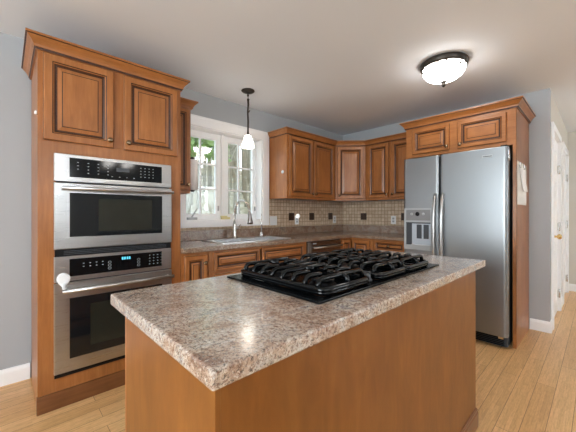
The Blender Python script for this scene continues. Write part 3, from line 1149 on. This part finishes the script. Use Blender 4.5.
# paper towel on the cabinet side
ph = thing('paper_towel_holder', (1.203, 2.62, 1.40), 'dark upright paper towel holder on the narrow wall cabinet side', 'holder')
px, py = 1.272, 2.64
mb = MB()
mb.box(1.2035, 1.211, py - 0.02, py + 0.02, 1.39, 1.72)
mb.tube([(1.211, py, 1.402), (px, py, 1.402)], 0.007)
mb.tube([(1.211, py, 1.708), (px, py, 1.708)], 0.007)
mb.lathe([(0.02, 0), (0.024, 0.004), (0.024, 0.012), (0.010, 0.0165)], (px, py, 1.394), (0, 0, 1), 16)
mb.lathe([(0.010, 0.2995), (0.024, 0.304), (0.024, 0.312), (0.014, 0.324)], (px, py, 1.394), (0, 0, 1), 16)
mb.build('bracket', 'bronze', ph)
mb = MB()
mb.lathe([(0.0095, 0), (0.051, 0), (0.051, 0.28), (0.0095, 0.28)], (px, py, 1.412), (0, 0, 1), 28)
tag(mb.build('paper_towel_roll', 'paper2', None, loc=(px, py, 1.412)), 'white paper towel roll on the holder by the window', 'paper towel')

# outlets and plug-in light
def outlet(name, fr, u, w, wd, ht, label, kind):
    r = thing(name, fr((u, 0.0, w)), label, 'wall plate', 'outlets on the tiled backsplash' if kind == 'outlet' else None)
    MB(fr).box(u - wd / 2, u + wd / 2, 0.0003, 0.006, w - ht / 2, w + ht / 2).build('cover_plate', 'plastic_white', r, bevel=0.002)
    if kind == 'switch':
        for k in (-0.023, 0.023):
            MB(fr).box(u + k - 0.016, u + k + 0.016, 0.006, 0.009, w - 0.033, w + 0.033).build('rocker_switch', 'plastic_white', r, bevel=0.001)
    else:
        for k in (-0.02, 0.02):
            s = MB(fr).box(u - 0.016, u + 0.016, 0.006, 0.0075, w + k - 0.014, w + k + 0.014).build('socket', 'plastic_grey', r, bevel=0.001)
            for d in (-0.007, 0.007):
                MB(fr).box(u + d - 0.001, u + d + 0.001, 0.0076, 0.0080, w + k - 0.004, w + k + 0.006).build('slot', 'black', s)
    return r


FWA = frame((0, YA - 0.008, 0), (1, 0, 0), (0, -1, 0))
FWB = frame((XB - 0.008, 0, 0), (0, -1, 0), (-1, 0, 0))
outlet('wall_switch', FWA, 2.448, 1.10, 0.118, 0.115, 'double white switch plate beside the sink window', 'switch')
outlet('wall_outlet', FWA, 2.868, 1.10, 0.072, 0.115, 'white outlet under the round night light', 'outlet')
outlet('wall_outlet', FWA, 3.70, 1.10, 0.072, 0.115, 'white outlet next to the corner on the sink wall', 'outlet')
outlet('wall_outlet', FWB, -1.985, 1.10, 0.072, 0.115, 'white outlet on the tiled wall beside the fridge', 'outlet')
q = FWA((2.868, 0.0085, 1.155))
mb = MB()
mb.lathe([(0.018, 0), (0.030, 0.004), (0.032, 0.02), (0.024, 0.032), (0.008, 0.036)], q, (0, -1, 0), 24)
tag(mb.build('night_light', emit('night_light_glow', (1, 0.97, 0.92, 1), 0.25), None, loc=q), 'round white night light plugged in below the wall cabinet', 'night light')
q = Vector((2.3895, 2.60, 1.685))
mb = MB()
mb.lathe([(0.020, 0), (0.021, 0.004), (0.017, 0.010), (0.006, 0.013)], q, (-1, 0, 0), 20)
tag(mb.build('adhesive_hook', 'plastic_white', None, loc=q), 'round white stick-on hook on the wall cabinet side', 'hook')

# ------------------------------------------------------------------ fridge and its cabinet
fg = thing('refrigerator', (3.5, 1.02, 0), 'stainless side-by-side fridge with a water dispenser', 'refrigerator')
GY0, GY1, GX, GZ = 0.546, 1.468, 3.12, 1.772
YS = 1.100
MB().box(3.20, 3.88, GY0 + 0.01, GY1 - 0.006, 0.02, 1.765).build('cabinet_body', 'plastic_dgrey', fg)


def fridge_door(y0, y1, z0, z1, nm):
    mb = MB()
    mb.sm = True
    # rounded vertical profile in xy
    r = 0.028
    prof = []
    for (cx, cy, a0) in ((GX + r, y0 + r, 270), (GX + r, y1 - r, 180)):
        for k in range(7):
            a = math.radians(a0 - 15 * k)
            prof.append((cx + r * math.cos(a), cy + r * math.sin(a)))
    prof += [(3.194, y1), (3.194, y0)]
    mb.sm = False
    mb.prism(prof, z0, z1)
    d = mb.build(nm, 'steel_fridge', fg, bevel=0.004)
    for p in d.data.polygons:
        p.use_smooth = False
    return d


fd1 = fridge_door(YS + 0.004, GY1, 0.115, GZ, 'freezer_door')
fd2 = fridge_door(GY0, YS - 0.004, 0.115, GZ, 'fridge_door')


def fridge_handle(y, parent):
    mb = MB()
    pts = []
    za, zb = 0.50, 1.39
    for k in range(17):
        t = k / 16
        z = za + (zb - za) * t
        out = 0.052 * (1 - abs(2 * t - 1) ** 4) + 0.004
        pts.append((GX - out, y, z))
    mb.tube(pts, [0.012] + [0.0155] * 15 + [0.012], 14)
    mb.build('handle', 'steel', parent)


fridge_handle(YS + 0.036, fd1)
fridge_handle(YS - 0.036, fd2)
# dispenser
FF = frame((GX, 0, 0), (0, -1, 0), (-1, 0, 0))
du0, du1, dz0, dz1 = -1.454, -1.158, 0.812, 1.245
mb = MB(FF)
ib = (du0 + 0.022, du1 - 0.022, dz0 + 0.045, 1.098)
for a, b, e, d in ((du0, ib[0], dz0, dz1), (ib[1], du1, dz0, dz1), (ib[0], ib[1], dz0, ib[2]), (ib[0], ib[1], ib[3], dz1)):
    mb.box(a, b, 0.0005, 0.012, e, d)
dp = mb.build('dispenser', 'plastic_grey', fd1, bevel=0.002)
mb = MB(FF)
mb.box(ib[0], ib[1], 0.0006, 0.0016, ib[2], ib[3])
mb.build('recess_back', plain('dispenser_recess', srgb(176, 184, 194), 0.3, 0.03), dp)
mb = MB(FF)
mb.box(ib[0], ib[0] + 0.06, 0.0017, 0.0040, ib[2] + 0.004, ib[3])
mb.box(ib[0], ib[1], 0.0041, 0.0100, ib[3] - 0.012, ib[3])
mb.build('recess_side', 'plastic_dgrey', dp)
for u in (-1.295, -1.225):
    mb = MB(FF)
    mb.box(u - 0.026, u + 0.026, 0.0017, 0.010, 0.93, 1.075)
    pd = mb.build('dispenser_paddle', 'plastic_dgrey', dp, bevel=0.012, seg=3)
    pd2 = MB(FF).box(u - 0.014, u + 0.014, 0.0102, 0.013, 0.95, 1.03).build('paddle_face', 'plastic_grey', pd) if False else None
mb = MB(FF)
mb.box(ib[0] + 0.06, ib[1], 0.0017, 0.03, ib[2], ib[2] + 0.01)
mb.build('drip_tray', 'plastic_grey', dp)
mb = MB(FF)
mb.box(du0 + 0.024, du1 - 0.024, 0.0121, 0.0135, 1.118, 1.228)
pc = mb.build('control_panel', plain('dispenser_panel', srgb(128, 128, 130), 0.35, 0.03), dp, bevel=0.002)
for u, r_, m_ in ((-1.31, 0.022, 'black'), (-1.37, 0.014, 'plastic_grey'), (-1.25, 0.014, 'plastic_grey')):
    mb = MB()
    mb.lathe([(r_, 0), (r_, 0.002), (r_ * 0.8, 0.004)], FF((u, 0.0136, 1.185)), (-1, 0, 0), 18)
    mb.build('button', m_, pc)
# badge
mb = MB(FF)
mb.box(-0.735, -0.655, 0.0006, 0.0022, 1.690, 1.712)
bd = mb.build('badge', 'plastic_grey', fd2, bevel=0.0007)
for k in range(8):
    MB(FF).box(-0.727 + 0.0085 * k, -0.727 + 0.0085 * k + 0.0055, 0.0023, 0.0028, 1.697, 1.705).build('badge_letter', 'plastic_dgrey', bd)
mb = MB()
mb.box(3.17, 3.20, GY0 + 0.01, GY1 - 0.01, 0.02, 0.108)
gr = mb.build('base_grille', 'plastic_dgrey', fg)
for k in range(5):
    MB().box(3.160, 3.1695, GY0 + 0.03, GY1 - 0.03, 0.030 + 0.015 * k, 0.038 + 0.015 * k).build('grille_slat', 'black', gr)
MB().box(3.155, 3.1695, GY0 + 0.035, GY0 + 0.075, 0.085, 0.105).build('hinge_cover', 'chrome', fg, bevel=0.002)
mb = MB()
mb.box(3.135, 3.25, GY0 + 0.005, GY0 + 0.055, GZ + 0.001, GZ + 0.014)
mb.build('top_hinge', 'black', fg, bevel=0.004)

fcab = thing('fridge_cabinet', (3.6, 1.0, 0), 'brown cabinet surround enclosing the fridge with two small doors', 'cabinet')
PX = 3.25
FP = frame((PX, 0, 0), (0, -1, 0), (-1, 0, 0))
mb = MB()
mb.box(PX + 0.002, XB - 0.012, 0.506, 0.526, 0, 2.155)
mb.build('side_panel', 'wood', fcab, bevel=0.001)
mb = MB()
mb.box(PX + 0.002, XB - 0.012, 1.476, 1.494, 0, 2.155)
mb.build('side_panel', 'wood', fcab, bevel=0.001)
mb = MB()
mb.box(PX + 0.022, XB - 0.012, 0.526, 1.476, 1.81, 1.826)
mb.box(PX + 0.022, XB - 0.012, 0.526, 1.476, 2.139, 2.155)
mb.box(XB - 0.02, XB - 0.012, 0.526, 1.476, 1.826, 2.139)
mb.build('carcass', 'wood', fcab)
mb = MB(FP)
for a, b, e, d in ((-1.494, -1.41, 1.80, 2.155), (-0.590, -0.506, 1.80, 2.155), (-1.41, -0.590, 1.80, 1.84), (-1.41, -0.590, 2.085, 2.155), (-1.05, -0.965, 1.84, 2.085)):
    mb.box(a, b, -0.02, 0, e, d)
mb.build('face_frame', 'wood_y', fcab, bevel=0.001)
mb = MB(FP)
mb.box(-0.532, -0.506, -0.02, 0, 0, 1.80)
mb.box(-1.494, -1.476, -0.02, 0, 0, 1.80)
mb.build('front_stile', 'wood', fcab)
door(FP, -1.424, -1.043, 1.830, 2.100, fcab, (-1.068, 1.868), 'wood_y', fw=0.048)
door(FP, -0.972, -0.573, 1.830, 2.100, fcab, (-0.945, 1.868), 'wood_y', fw=0.048)
crown([(XB - 0.004, 1.494), (PX, 1.494), (PX, 0.506), (XB - 0.004, 0.506)], 2.12, fcab, 0.075, 0.055, grain='wood_y')

# papers on the enclosure side
mb = MB().box(3.285, 3.74, 0.5035, 0.5055, 1.27, 1.66)
tag(mb.build('notice_sheet', 'paper', None, loc=(3.5, 0.505, 1.66)), 'large pale paper sheet hung on the side of the fridge surround', 'paper')
mb = MB()
n = 6
rows = []
for k in range(n + 1):
    t = k / n
    rows.append((1.64 - 0.24 * t, 0.5020 - 0.012 * t * t))
vs = [[mb.v((x, y - e, z)) for x in (3.36 + 0.02 * i, 3.60 + 0.02 * i)] for i, (z, y) in enumerate(rows) for e in (0,)]
for a, b in zip(vs, vs[1:]):
    mb.f([a[0], a[1], b[1], b[0]])
o = mb.build('note_pad', 'paper2', None, loc=(3.48, 0.502, 1.64))
md = o.modifiers.new('thick', 'SOLIDIFY')
md.thickness = 0.0015
tag(o, 'small white note curling away from the larger sheet', 'note')
for x, l in ((3.38, 'black clip on the small note nearer the fridge doors'), (3.57, 'black clip on the small note farther from the fridge')):
    mb = MB().box(x - 0.022, x + 0.022, 0.492, 0.5005, 1.605, 1.652)
    tag(mb.build('clip', 'nickel', None, bevel=0.004, loc=(x, 0.497, 1.63)), l.replace('black', 'metal'), 'clip', 'clips on the paper by the fridge')
mb = MB()
q = Vector((3.13, 0.5475, 1.70))
mb.box(3.125, 3.16, 0.536, 0.5455, 1.695, 1.735)
mb.tube([(3.135, 0.540, 1.695), (3.13, 0.539, 1.67), (3.14, 0.539, 1.645), (3.15, 0.539, 1.665)], 0.005)
tag(mb.build('magnetic_hook', 'chrome', None, bevel=0.003, loc=q), 'shiny metal hook on the upper side of the fridge', 'hook')

# ------------------------------------------------------------------ island
IX0, IX1, IY0, IY1 = 0.262, 2.062, 0.467, 1.165
isl = thing('kitchen_island', (1.1, 0.77, 0), 'wooden kitchen island base with plain panelled sides', 'island')
bx0, bx1, by0, by1 = 0.276, 1.915, 0.482, 1.04
mb = MB()
mb.box(bx0 + 0.02, bx1 - 0.02, by0 + 0.02, by1 - 0.02, 0.0, 0.10)
mb.box(bx0 + 0.02, bx1 - 0.02, by0 + 0.02, by1 - 0.02, 0.10, 0.116)
mb.build('plinth', 'wood_base', isl)
MB().box(bx0 + 0.012, bx1 - 0.0, by0, by0 + 0.012, 0.001, 0.874).build('side_panel', 'wood_ply', isl, bevel=0.0008)
MB().box(bx0, bx0 + 0.012, by0, by1 - 0.012, 0.001, 0.874).build('end_panel', 'wood_ply', isl, bevel=0.0008)
MB().box(bx1 - 0.012, bx1, by0 + 0.012, by1 - 0.012, 0.001, 0.874).build('end_panel', 'wood_ply', isl, bevel=0.0008)
mb = MB()
mb.box(bx0, bx0 + 0.04, by1 - 0.012, by1, 0.1, 0.874)
mb.box(bx1 - 0.04, bx1, by1 - 0.012, by1, 0.1, 0.874)
mb.box(bx0 + 0.04, bx1 - 0.04, by1 - 0.012, by1, 0.84, 0.874)
mb.box(bx0 + 0.04, bx1 - 0.04, by1 - 0.012, by1, 0.1, 0.13)
mb.build('face_frame', 'wood', isl)
FI = frame((0, by1, 0), (1, 0, 0), (0, 1, 0))
wI = (bx1 - bx0 - 0.06) / 3
for k in range(3):
    a = bx0 + 0.03 + wI * k
    door(FI, a + 0.004, a + wI - 0.004, 0.122, 0.852, isl, (a + 0.04, 0.78))
mb = MB()
mb.sweep([(bx0 + 0.012, by0), (bx1 + 0.001, by0)], [(0.0005, 0), (0.013, 0), (0.013, 0.075), (0.009, 0.085), (0.009, 0.092), (0.004, 0.1), (0.0005, 0.1)])
mb.build('base_moulding', 'wood_base', isl)
mb = MB()
mb.slab([(IX0, IX1, IY0, IY1)], 0.875, 0.914)
tag(mb.build('countertop', 'granite', None, bevel=0.006, seg=3, loc=(1.16, 0.8, 0.875)), 'speckled beige stone slab on the island under the cooktop', 'countertop')

# ------------------------------------------------------------------ cooktop
KX0, KX1, KY0, KY1, KZ = 0.685, 1.655, 0.583, 1.10, 0.9145
ck = thing('gas_cooktop', (1.18, 0.84, KZ), 'black five-burner gas cooktop set into the island counter', 'cooktop')
mb = MB()
mb.slab([(KX0, KX1, KY0, KY1)], KZ, KZ + 0.008)
mb.build('glass_top', 'cooktop_glass', ck, bevel=0.003, seg=2)
ZT = KZ + 0.0085


def grate(x0, x1, y0, y1, rows):
    mb = MB()
    zf, zr, r = ZT + 0.019, ZT + 0.050, 0.0092
    # low perimeter ring with rounded corners
    c = 0.025
    pts = []
    for (cx, cy, a0) in ((x1 - c, y0 + c, -90), (x1 - c, y1 - c, 0), (x0 + c, y1 - c, 90), (x0 + c, y0 + c, 180)):
        for k in range(5):
            a = math.radians(a0 + 22.5 * k)
            pts.append((cx + c * math.cos(a), cy + c * math.sin(a), zf))
    pts.append(pts[0])
    pts.append(pts[1])
    mb.tube(pts, 0.0105, 8)
    mb.tube([(x, y, ZT + 0.0095) for x, y, _ in pts], 0.009, 8)
    # feet
    for x in (x0 + 0.03, x1 - 0.03):
        for y in (y0 + 0.006, y1 - 0.006):
            mb.lathe([(0.011, 0), (0.010, 0.02)], (x, y, ZT), (0, 0, 1), 8)
    # raised bars along x: each rises out of the ring at both ends
    for (y, gap) in rows:
        segs = [(x0, x1, 2)] if not gap else [(x0, gap[0], 0), (gap[1], x1, 1)]
        for (a, b, mode) in segs:
            p = []
            if mode in (0, 2):
                p += [(a + 0.002, y, zf), (a + 0.004, y, zf + 0.016), (a + 0.012, y, zr - 0.004), (a + 0.026, y, zr)]
            else:
                p += [(a, y, zr - 0.010), (a + 0.006, y, zr - 0.002), (a + 0.016, y, zr)]
            if mode in (1, 2):
                p += [(b - 0.026, y, zr), (b - 0.012, y, zr - 0.004), (b - 0.004, y, zf + 0.016), (b - 0.002, y, zf)]
            else:
                p += [(b - 0.016, y, zr), (b - 0.006, y, zr - 0.002), (b, y, zr - 0.010)]
            mb.tube(p, r, 8)
    # cross bars over the burners along y
    xm = (x0 + x1) / 2
    ym = (y0 + y1) / 2
    mb.tube([(xm, y0 + 0.002, zf), (xm, y0 + 0.008, zr - 0.008), (xm, y0 + 0.024, zr), (xm, y0 + 0.09, zr)], r, 8)
    mb.tube([(xm, y1 - 0.002, zf), (xm, y1 - 0.008, zr - 0.008), (xm, y1 - 0.024, zr), (xm, y1 - 0.09, zr)], r, 8)
    mb.tube([(xm, ym - 0.065, zr), (xm, ym + 0.065, zr)], r, 8)
    return mb.build('grate', 'iron', ck)


def burner(x, y, r):
    mb = MB()
    mb.lathe([(r * 1.25, 0), (r * 1.2, 0.004), (r, 0.006), (r * 0.98, 0.016)], (x, y, ZT), (0, 0, 1), 22)
    b = mb.build('burner', 'alu', ck)
    mb = MB()
    mb.lathe([(r * 1.02, 0.0165), (r * 1.04, 0.020), (r * 0.9, 0.0245), (r * 0.3, 0.026)], (x, y, ZT), (0, 0, 1), 22)
    mb.build('burner_cap', 'burner_cap', b)


GYa, GYb = 0.607, 1.072
ys = [GYa + 0.03 + i * (GYb - GYa - 0.06) / 7 for i in range(8)]
for gi, (x0, x1) in enumerate(((0.738, 1.005), (1.085, 1.315), (1.327, 1.565))):
    xm = (x0 + x1) / 2
    rows = []
    for i, y in enumerate(ys):
        inner = i in (1, 2, 5, 6) if gi != 1 else i in (2, 3, 4, 5)
        rows.append((y, (xm - 0.045, xm + 0.045) if inner else None))
    grate(x0, x1, GYa, GYb, rows)
    if gi == 1:
        burner(xm, (GYa + GYb) / 2, 0.05)
    else:
        burner(xm, (ys[1] + ys[2]) / 2, 0.042)
        burner(xm, (ys[5] + ys[6]) / 2, 0.036)
for k in range(5):
    mb = MB()
    y = 0.645 + 0.095 * k
    mb.lathe([(0.024, 0), (0.024, 0.004), (0.019, 0.007), (0.018, 0.026), (0.015, 0.030), (0.004, 0.031)], (1.045, y, ZT), (0, 0, 1), 18)
    mb.box(1.042, 1.048, y - 0.017, y + 0.017, ZT + 0.030, ZT + 0.036)
    mb.build('knob', 'plastic_dgrey', ck)

# ------------------------------------------------------------------ lamps
DX, DY = 2.635, 0.895
dm = thing('ceiling_lamp', (DX, DY, CEIL), 'lit alabaster bowl ceiling lamp with a dark bronze rim', 'ceiling lamp')
mb = MB()
mb.lathe([(0.140, -0.0005), (0.176, -0.002), (0.182, -0.012), (0.178, -0.026), (0.176, -0.038), (0.170, -0.048), (0.156, -0.049), (0.140, -0.030)], (DX, DY, CEIL), (0, 0, 1), 48)
rim = mb.build('rim', 'bronze', dm)
mb = MB()
prof = [(0.162, -0.0495)]
for k in range(0, 13):
    a = PI / 2 * k / 12
    prof.append((0.161 * math.cos(a) ** 0.85 if k < 12 else 0.002, -0.051 - 0.100 * math.sin(a)))
mb.lathe(prof, (DX, DY, CEIL), (0, 0, 1), 40)
bowl = mb.build('glass_bowl', 'lamp_glass', dm)
mb = MB()
mb.lathe([(0.004, -0.1515), (0.022, -0.154), (0.024, -0.163), (0.011, -0.170), (0.018, -0.180), (0.014, -0.192), (0.004, -0.202)], (DX, DY, CEIL), (0, 0, 1), 16)
mb.build('finial', 'bronze', dm)
for k in range(3):
    a = math.radians(20 + 120 * k)
    mb = MB()
    cx, cy = DX + 0.172 * math.cos(a), DY + 0.172 * math.sin(a)
    mb.lathe([(0.004, -0.036), (0.007, -0.044), (0.007, -0.060), (0.003, -0.068)], (cx, cy, CEIL), (0, 0, 1), 10)
    mb.build('clip_screw', 'bronze', dm)
# leaf scrolls on the rim of the bowl
for k in range(18):
    mb = MB()
    a = 2 * PI * k / 18
    pts = []
    for j in range(7):
        t = j / 6
        rr = 0.163 - 0.004 * t
        pts.append((DX + rr * math.cos(a + 0.16 * t), DY + rr * math.sin(a + 0.16 * t), CEIL - 0.060 - 0.016 * math.sin(PI * t + k)))
    if k % 3 != 2:
        mb.tube(pts, [0.002, 0.005, 0.008, 0.009, 0.008, 0.005, 0.002], 6)
        mb.build('scroll', 'bronze', bowl)
    else:
        mb.bm.free()

PXc, PYc = 1.787, 2.467
pl = thing('pendant_lamp', (PXc, PYc, CEIL), 'small lit pendant lamp on a dark twig-like stem over the sink', 'pendant lamp')
mb = MB()
mb.lathe([(0.066, -0.0005), (0.068, -0.006), (0.060, -0.014), (0.030, -0.020), (0.008, -0.024)], (PXc, PYc, CEIL), (0, 0, 1), 28)
mb.build('canopy', 'bronze', pl)
mb = MB()
mb.tube([(PXc, PYc, CEIL - 0.024), (PXc + 0.001, PYc, CEIL - 0.085)], 0.004, 8)
mb.lathe([(0.008, 0), (0.012, 0.010), (0.008, 0.02)], (PXc, PYc, CEIL - 0.06), (0, 0, 1), 10)
mb.tube([(PXc, PYc, CEIL - 0.085), (PXc + 0.004, PYc, CEIL - 0.14), (PXc - 0.003, PYc, CEIL - 0.22), (PXc + 0.003, PYc, CEIL - 0.32), (PXc, PYc, CEIL - 0.40), (PXc, PYc, CEIL - 0.455)], [0.012, 0.010, 0.009, 0.010, 0.009, 0.012], 10)
mb.tube([(PXc + 0.002, PYc, CEIL - 0.225), (PXc + 0.016, PYc - 0.004, CEIL - 0.205), (PXc + 0.022, PYc - 0.004, CEIL - 0.195)], [0.007, 0.005, 0.003], 8)
mb.tube([(PXc, PYc, CEIL - 0.10), (PXc + 0.014, PYc - 0.004, CEIL - 0.088)], [0.008, 0.004], 8)
mb.build('stem', 'bronze', pl)
mb = MB()
for k in range(4):
    a = PI / 4 + PI / 2 * k
    mb.tube([(PXc, PYc, CEIL - 0.445), (PXc + 0.022 * math.cos(a), PYc + 0.022 * math.sin(a), CEIL - 0.452), (PXc + 0.033 * math.cos(a), PYc + 0.033 * math.sin(a), CEIL - 0.475)], [0.006, 0.005, 0.003], 8)
mb.build('socket_leaves', 'bronze', pl)
mb = MB()
mb.lathe([(0.020, -0.456), (0.030, -0.462), (0.042, -0.490), (0.056, -0.540), (0.064, -0.578), (0.061, -0.580), (0.052, -0.540), (0.036, -0.490), (0.020, -0.468)], (PXc, PYc, CEIL), (0, 0, 1), 28)
mb.build('glass_shade', 'pendant_glass', pl)
mb = MB()
mb.lathe([(0.012, -0.47), (0.016, -0.50), (0.026, -0.535), (0.024, -0.560), (0.004, -0.574)], (PXc, PYc, CEIL), (0, 0, 1), 18)
mb.build('bulb', 'pendant_glass', pl)

# hall lamp, just past the picture's right edge; its glow on the hall ceiling is in view
HX, HY = 4.9, -0.75
M['hall_glass'] = emit('lit_hall_glass', (1.0, 0.97, 0.93, 1), 10.0)


def flush_lamp(x, y, r, name, label):
    t = thing(name, (x, y, CEIL), label, 'ceiling lamp')
    mb = MB()
    mb.lathe([(r * 0.92, -0.0005), (r, -0.01), (r * 0.92, -0.03)], (x, y, CEIL), (0, 0, 1), 28)
    mb.build('rim', 'bronze', t)
    mb = MB()
    mb.lathe([(r * 0.89, -0.031), (r * 0.8, -0.06), (r * 0.5, -0.085), (0.002, -0.095)], (x, y, CEIL), (0, 0, 1), 28)
    mb.build('glass_bowl', 'hall_glass', t)


flush_lamp(HX, HY, 0.14, 'hall_lamp', 'round flush ceiling lamp lighting the hall past the fridge')
# dining chandelier behind the view; seen only as a glint in the oven glass
CHX, CHY = 1.4, -1.15
ch = thing('dining_chandelier', (CHX, CHY, CEIL), 'four-shade dark chandelier hanging over the dining area', 'chandelier')
mb = MB()
mb.lathe([(0.06, -0.0005), (0.06, -0.012), (0.02, -0.025), (0.008, -0.03), (0.008, -0.42), (0.03, -0.44), (0.035, -0.50), (0.015, -0.55), (0.004, -0.57)], (CHX, CHY, CEIL), (0, 0, 1), 18)
mb.build('stem', 'bronze', ch)
for k in range(4):
    a = PI / 4 + PI / 2 * k
    ca, sa = math.cos(a), math.sin(a)
    mb = MB()
    mb.tube([(CHX + 0.02 * ca, CHY + 0.02 * sa, CEIL - 0.47), (CHX + 0.10 * ca, CHY + 0.10 * sa, CEIL - 0.52), (CHX + 0.19 * ca, CHY + 0.19 * sa, CEIL - 0.50), (CHX + 0.20 * ca, CHY + 0.20 * sa, CEIL - 0.46)], 0.007, 8)
    arm = mb.build('arm', 'bronze', ch)
    mb = MB()
    mb.lathe([(0.02, 0), (0.04, 0.03), (0.055, 0.08), (0.06, 0.10), (0.05, 0.10), (0.03, 0.03), (0.012, 0.006)], (CHX + 0.20 * ca, CHY + 0.20 * sa, CEIL - 0.46), (0, 0, 1), 18)
    mb.build('glass_shade', 'hall_glass', arm)


# ------------------------------------------------------------------ outdoors behind the sink window
M['bark'] = wood('bark', srgb(120, 116, 104), srgb(160, 156, 142), srgb(190, 186, 174), (9, 9, 2.2), 0.9)
M['litter'] = base_mat('leaf_litter', srgb(150, 138, 116), 0.95)
g_ = noise(M['litter'], coords(M['litter'], (1, 1, 1), geo=True), 1.6, 8, 0.75, 0.4)
set_col(M['litter'], ramp(M['litter'], g_, [(0.3, srgb(78, 74, 58)), (0.5, srgb(158, 150, 128)), (0.7, srgb(206, 202, 186))]))
M['leaf'] = base_mat('leaf_green', srgb(96, 140, 62), 0.7)
g_ = noise(M['leaf'], coords(M['leaf'], (1, 1, 1), geo=True), 3.0, 3)
set_col(M['leaf'], ramp(M['leaf'], g_, [(0.3, srgb(84, 124, 56)), (0.7, srgb(160, 186, 112))]))

# wooded slope rising behind the house
mb = MB()
nx, ny = 24, 10
gv = [[mb.v((-3 + 32 * i / nx, YA + 0.5 + 22 * (j / ny) ** 1.4, -0.6 + 6.2 * (j / ny) ** 1.5 + 0.3 * math.sin(i * 1.7 + j))) for i in range(nx + 1)] for j in range(ny + 1)]
for j in range(ny):
    for i in range(nx):
        mb.f([gv[j][i], gv[j][i + 1], gv[j + 1][i + 1], gv[j + 1][i]])
g = mb.build('ground', 'litter', None)
g['kind'] = 'structure'


def slope_z(y):
    t = max(0.0, (y - YA - 0.5) / 22) ** (1 / 1.4)
    return -0.6 + 6.2 * t ** 1.5 - 0.3


spots = []
while len(spots) < 64:
    y = YA + 5.6 + 16 * random.random()
    x = y * random.uniform(0.38, 0.95)
    if all(abs(x - a) > 0.95 or abs(y - b) > 0.6 for a, b in spots):
        spots.append((x, y))
for (x, y) in spots:
    r = 0.06 + 0.10 * random.random()
    z0 = slope_z(y)
    hgt = 8 + 4 * random.random()
    t = thing('bare_tree', (x, y, z0), 'slim bare grey tree in the woods outside the sink window', 'tree', 'bare trees outside the window')
    mb = MB()
    lean = random.uniform(-0.22, 0.22)
    mb.tube([(x, y, z0 - 0.8), (x + lean * 0.3, y, z0 + hgt * 0.4), (x + lean * 0.8, y + 0.05, z0 + hgt * 0.75), (x + lean, y, z0 + hgt)], [r, r * 0.85, r * 0.6, r * 0.25], 8)
    mb.build('trunk', 'bark', t)
    for q in range(6):
        zz = z0 + hgt * random.uniform(0.15, 0.7)
        a = random.choice([-1, 1])
        ln = random.uniform(0.25, 0.42)
        mb = MB()
        bx = x + lean * 0.35
        mb.tube([(bx, y, zz), (bx + a * ln * 0.5, y - 0.1, zz + ln * 0.6), (bx + a * ln, y - 0.2, zz + ln * 1.9)], [r * 0.35, r * 0.25, r * 0.1], 6)
        mb.build('branch', 'bark', t)
# evergreen foliage at the window's upper left
mb = MB()
for k in range(2600):
    ang = random.uniform(0.36, 0.62)
    y = random.uniform(6.2, 7.6)
    x = y * ang + random.uniform(-0.1, 0.1)
    z = 1.19 + y * random.uniform(0.205, 0.40)
    s = random.uniform(0.05, 0.12)
    d1 = Vector((random.uniform(-1, 1), random.uniform(-1, 1), random.uniform(-1, 1))).normalized() * s
    d2 = Vector((random.uniform(-1, 1), random.uniform(-1, 1), random.uniform(-1, 1))).normalized() * s * 0.5
    p = Vector((x, y, z))
    mb.f([mb.v(p - d1), mb.v(p - d2), mb.v(p + d1), mb.v(p + d2)])
fo = mb.build('foliage', 'leaf', None, loc=(3.6, 7.5, 3.0))
tag(fo, 'bright green foliage hanging outside the top of the sink window', 'foliage', kind='stuff')
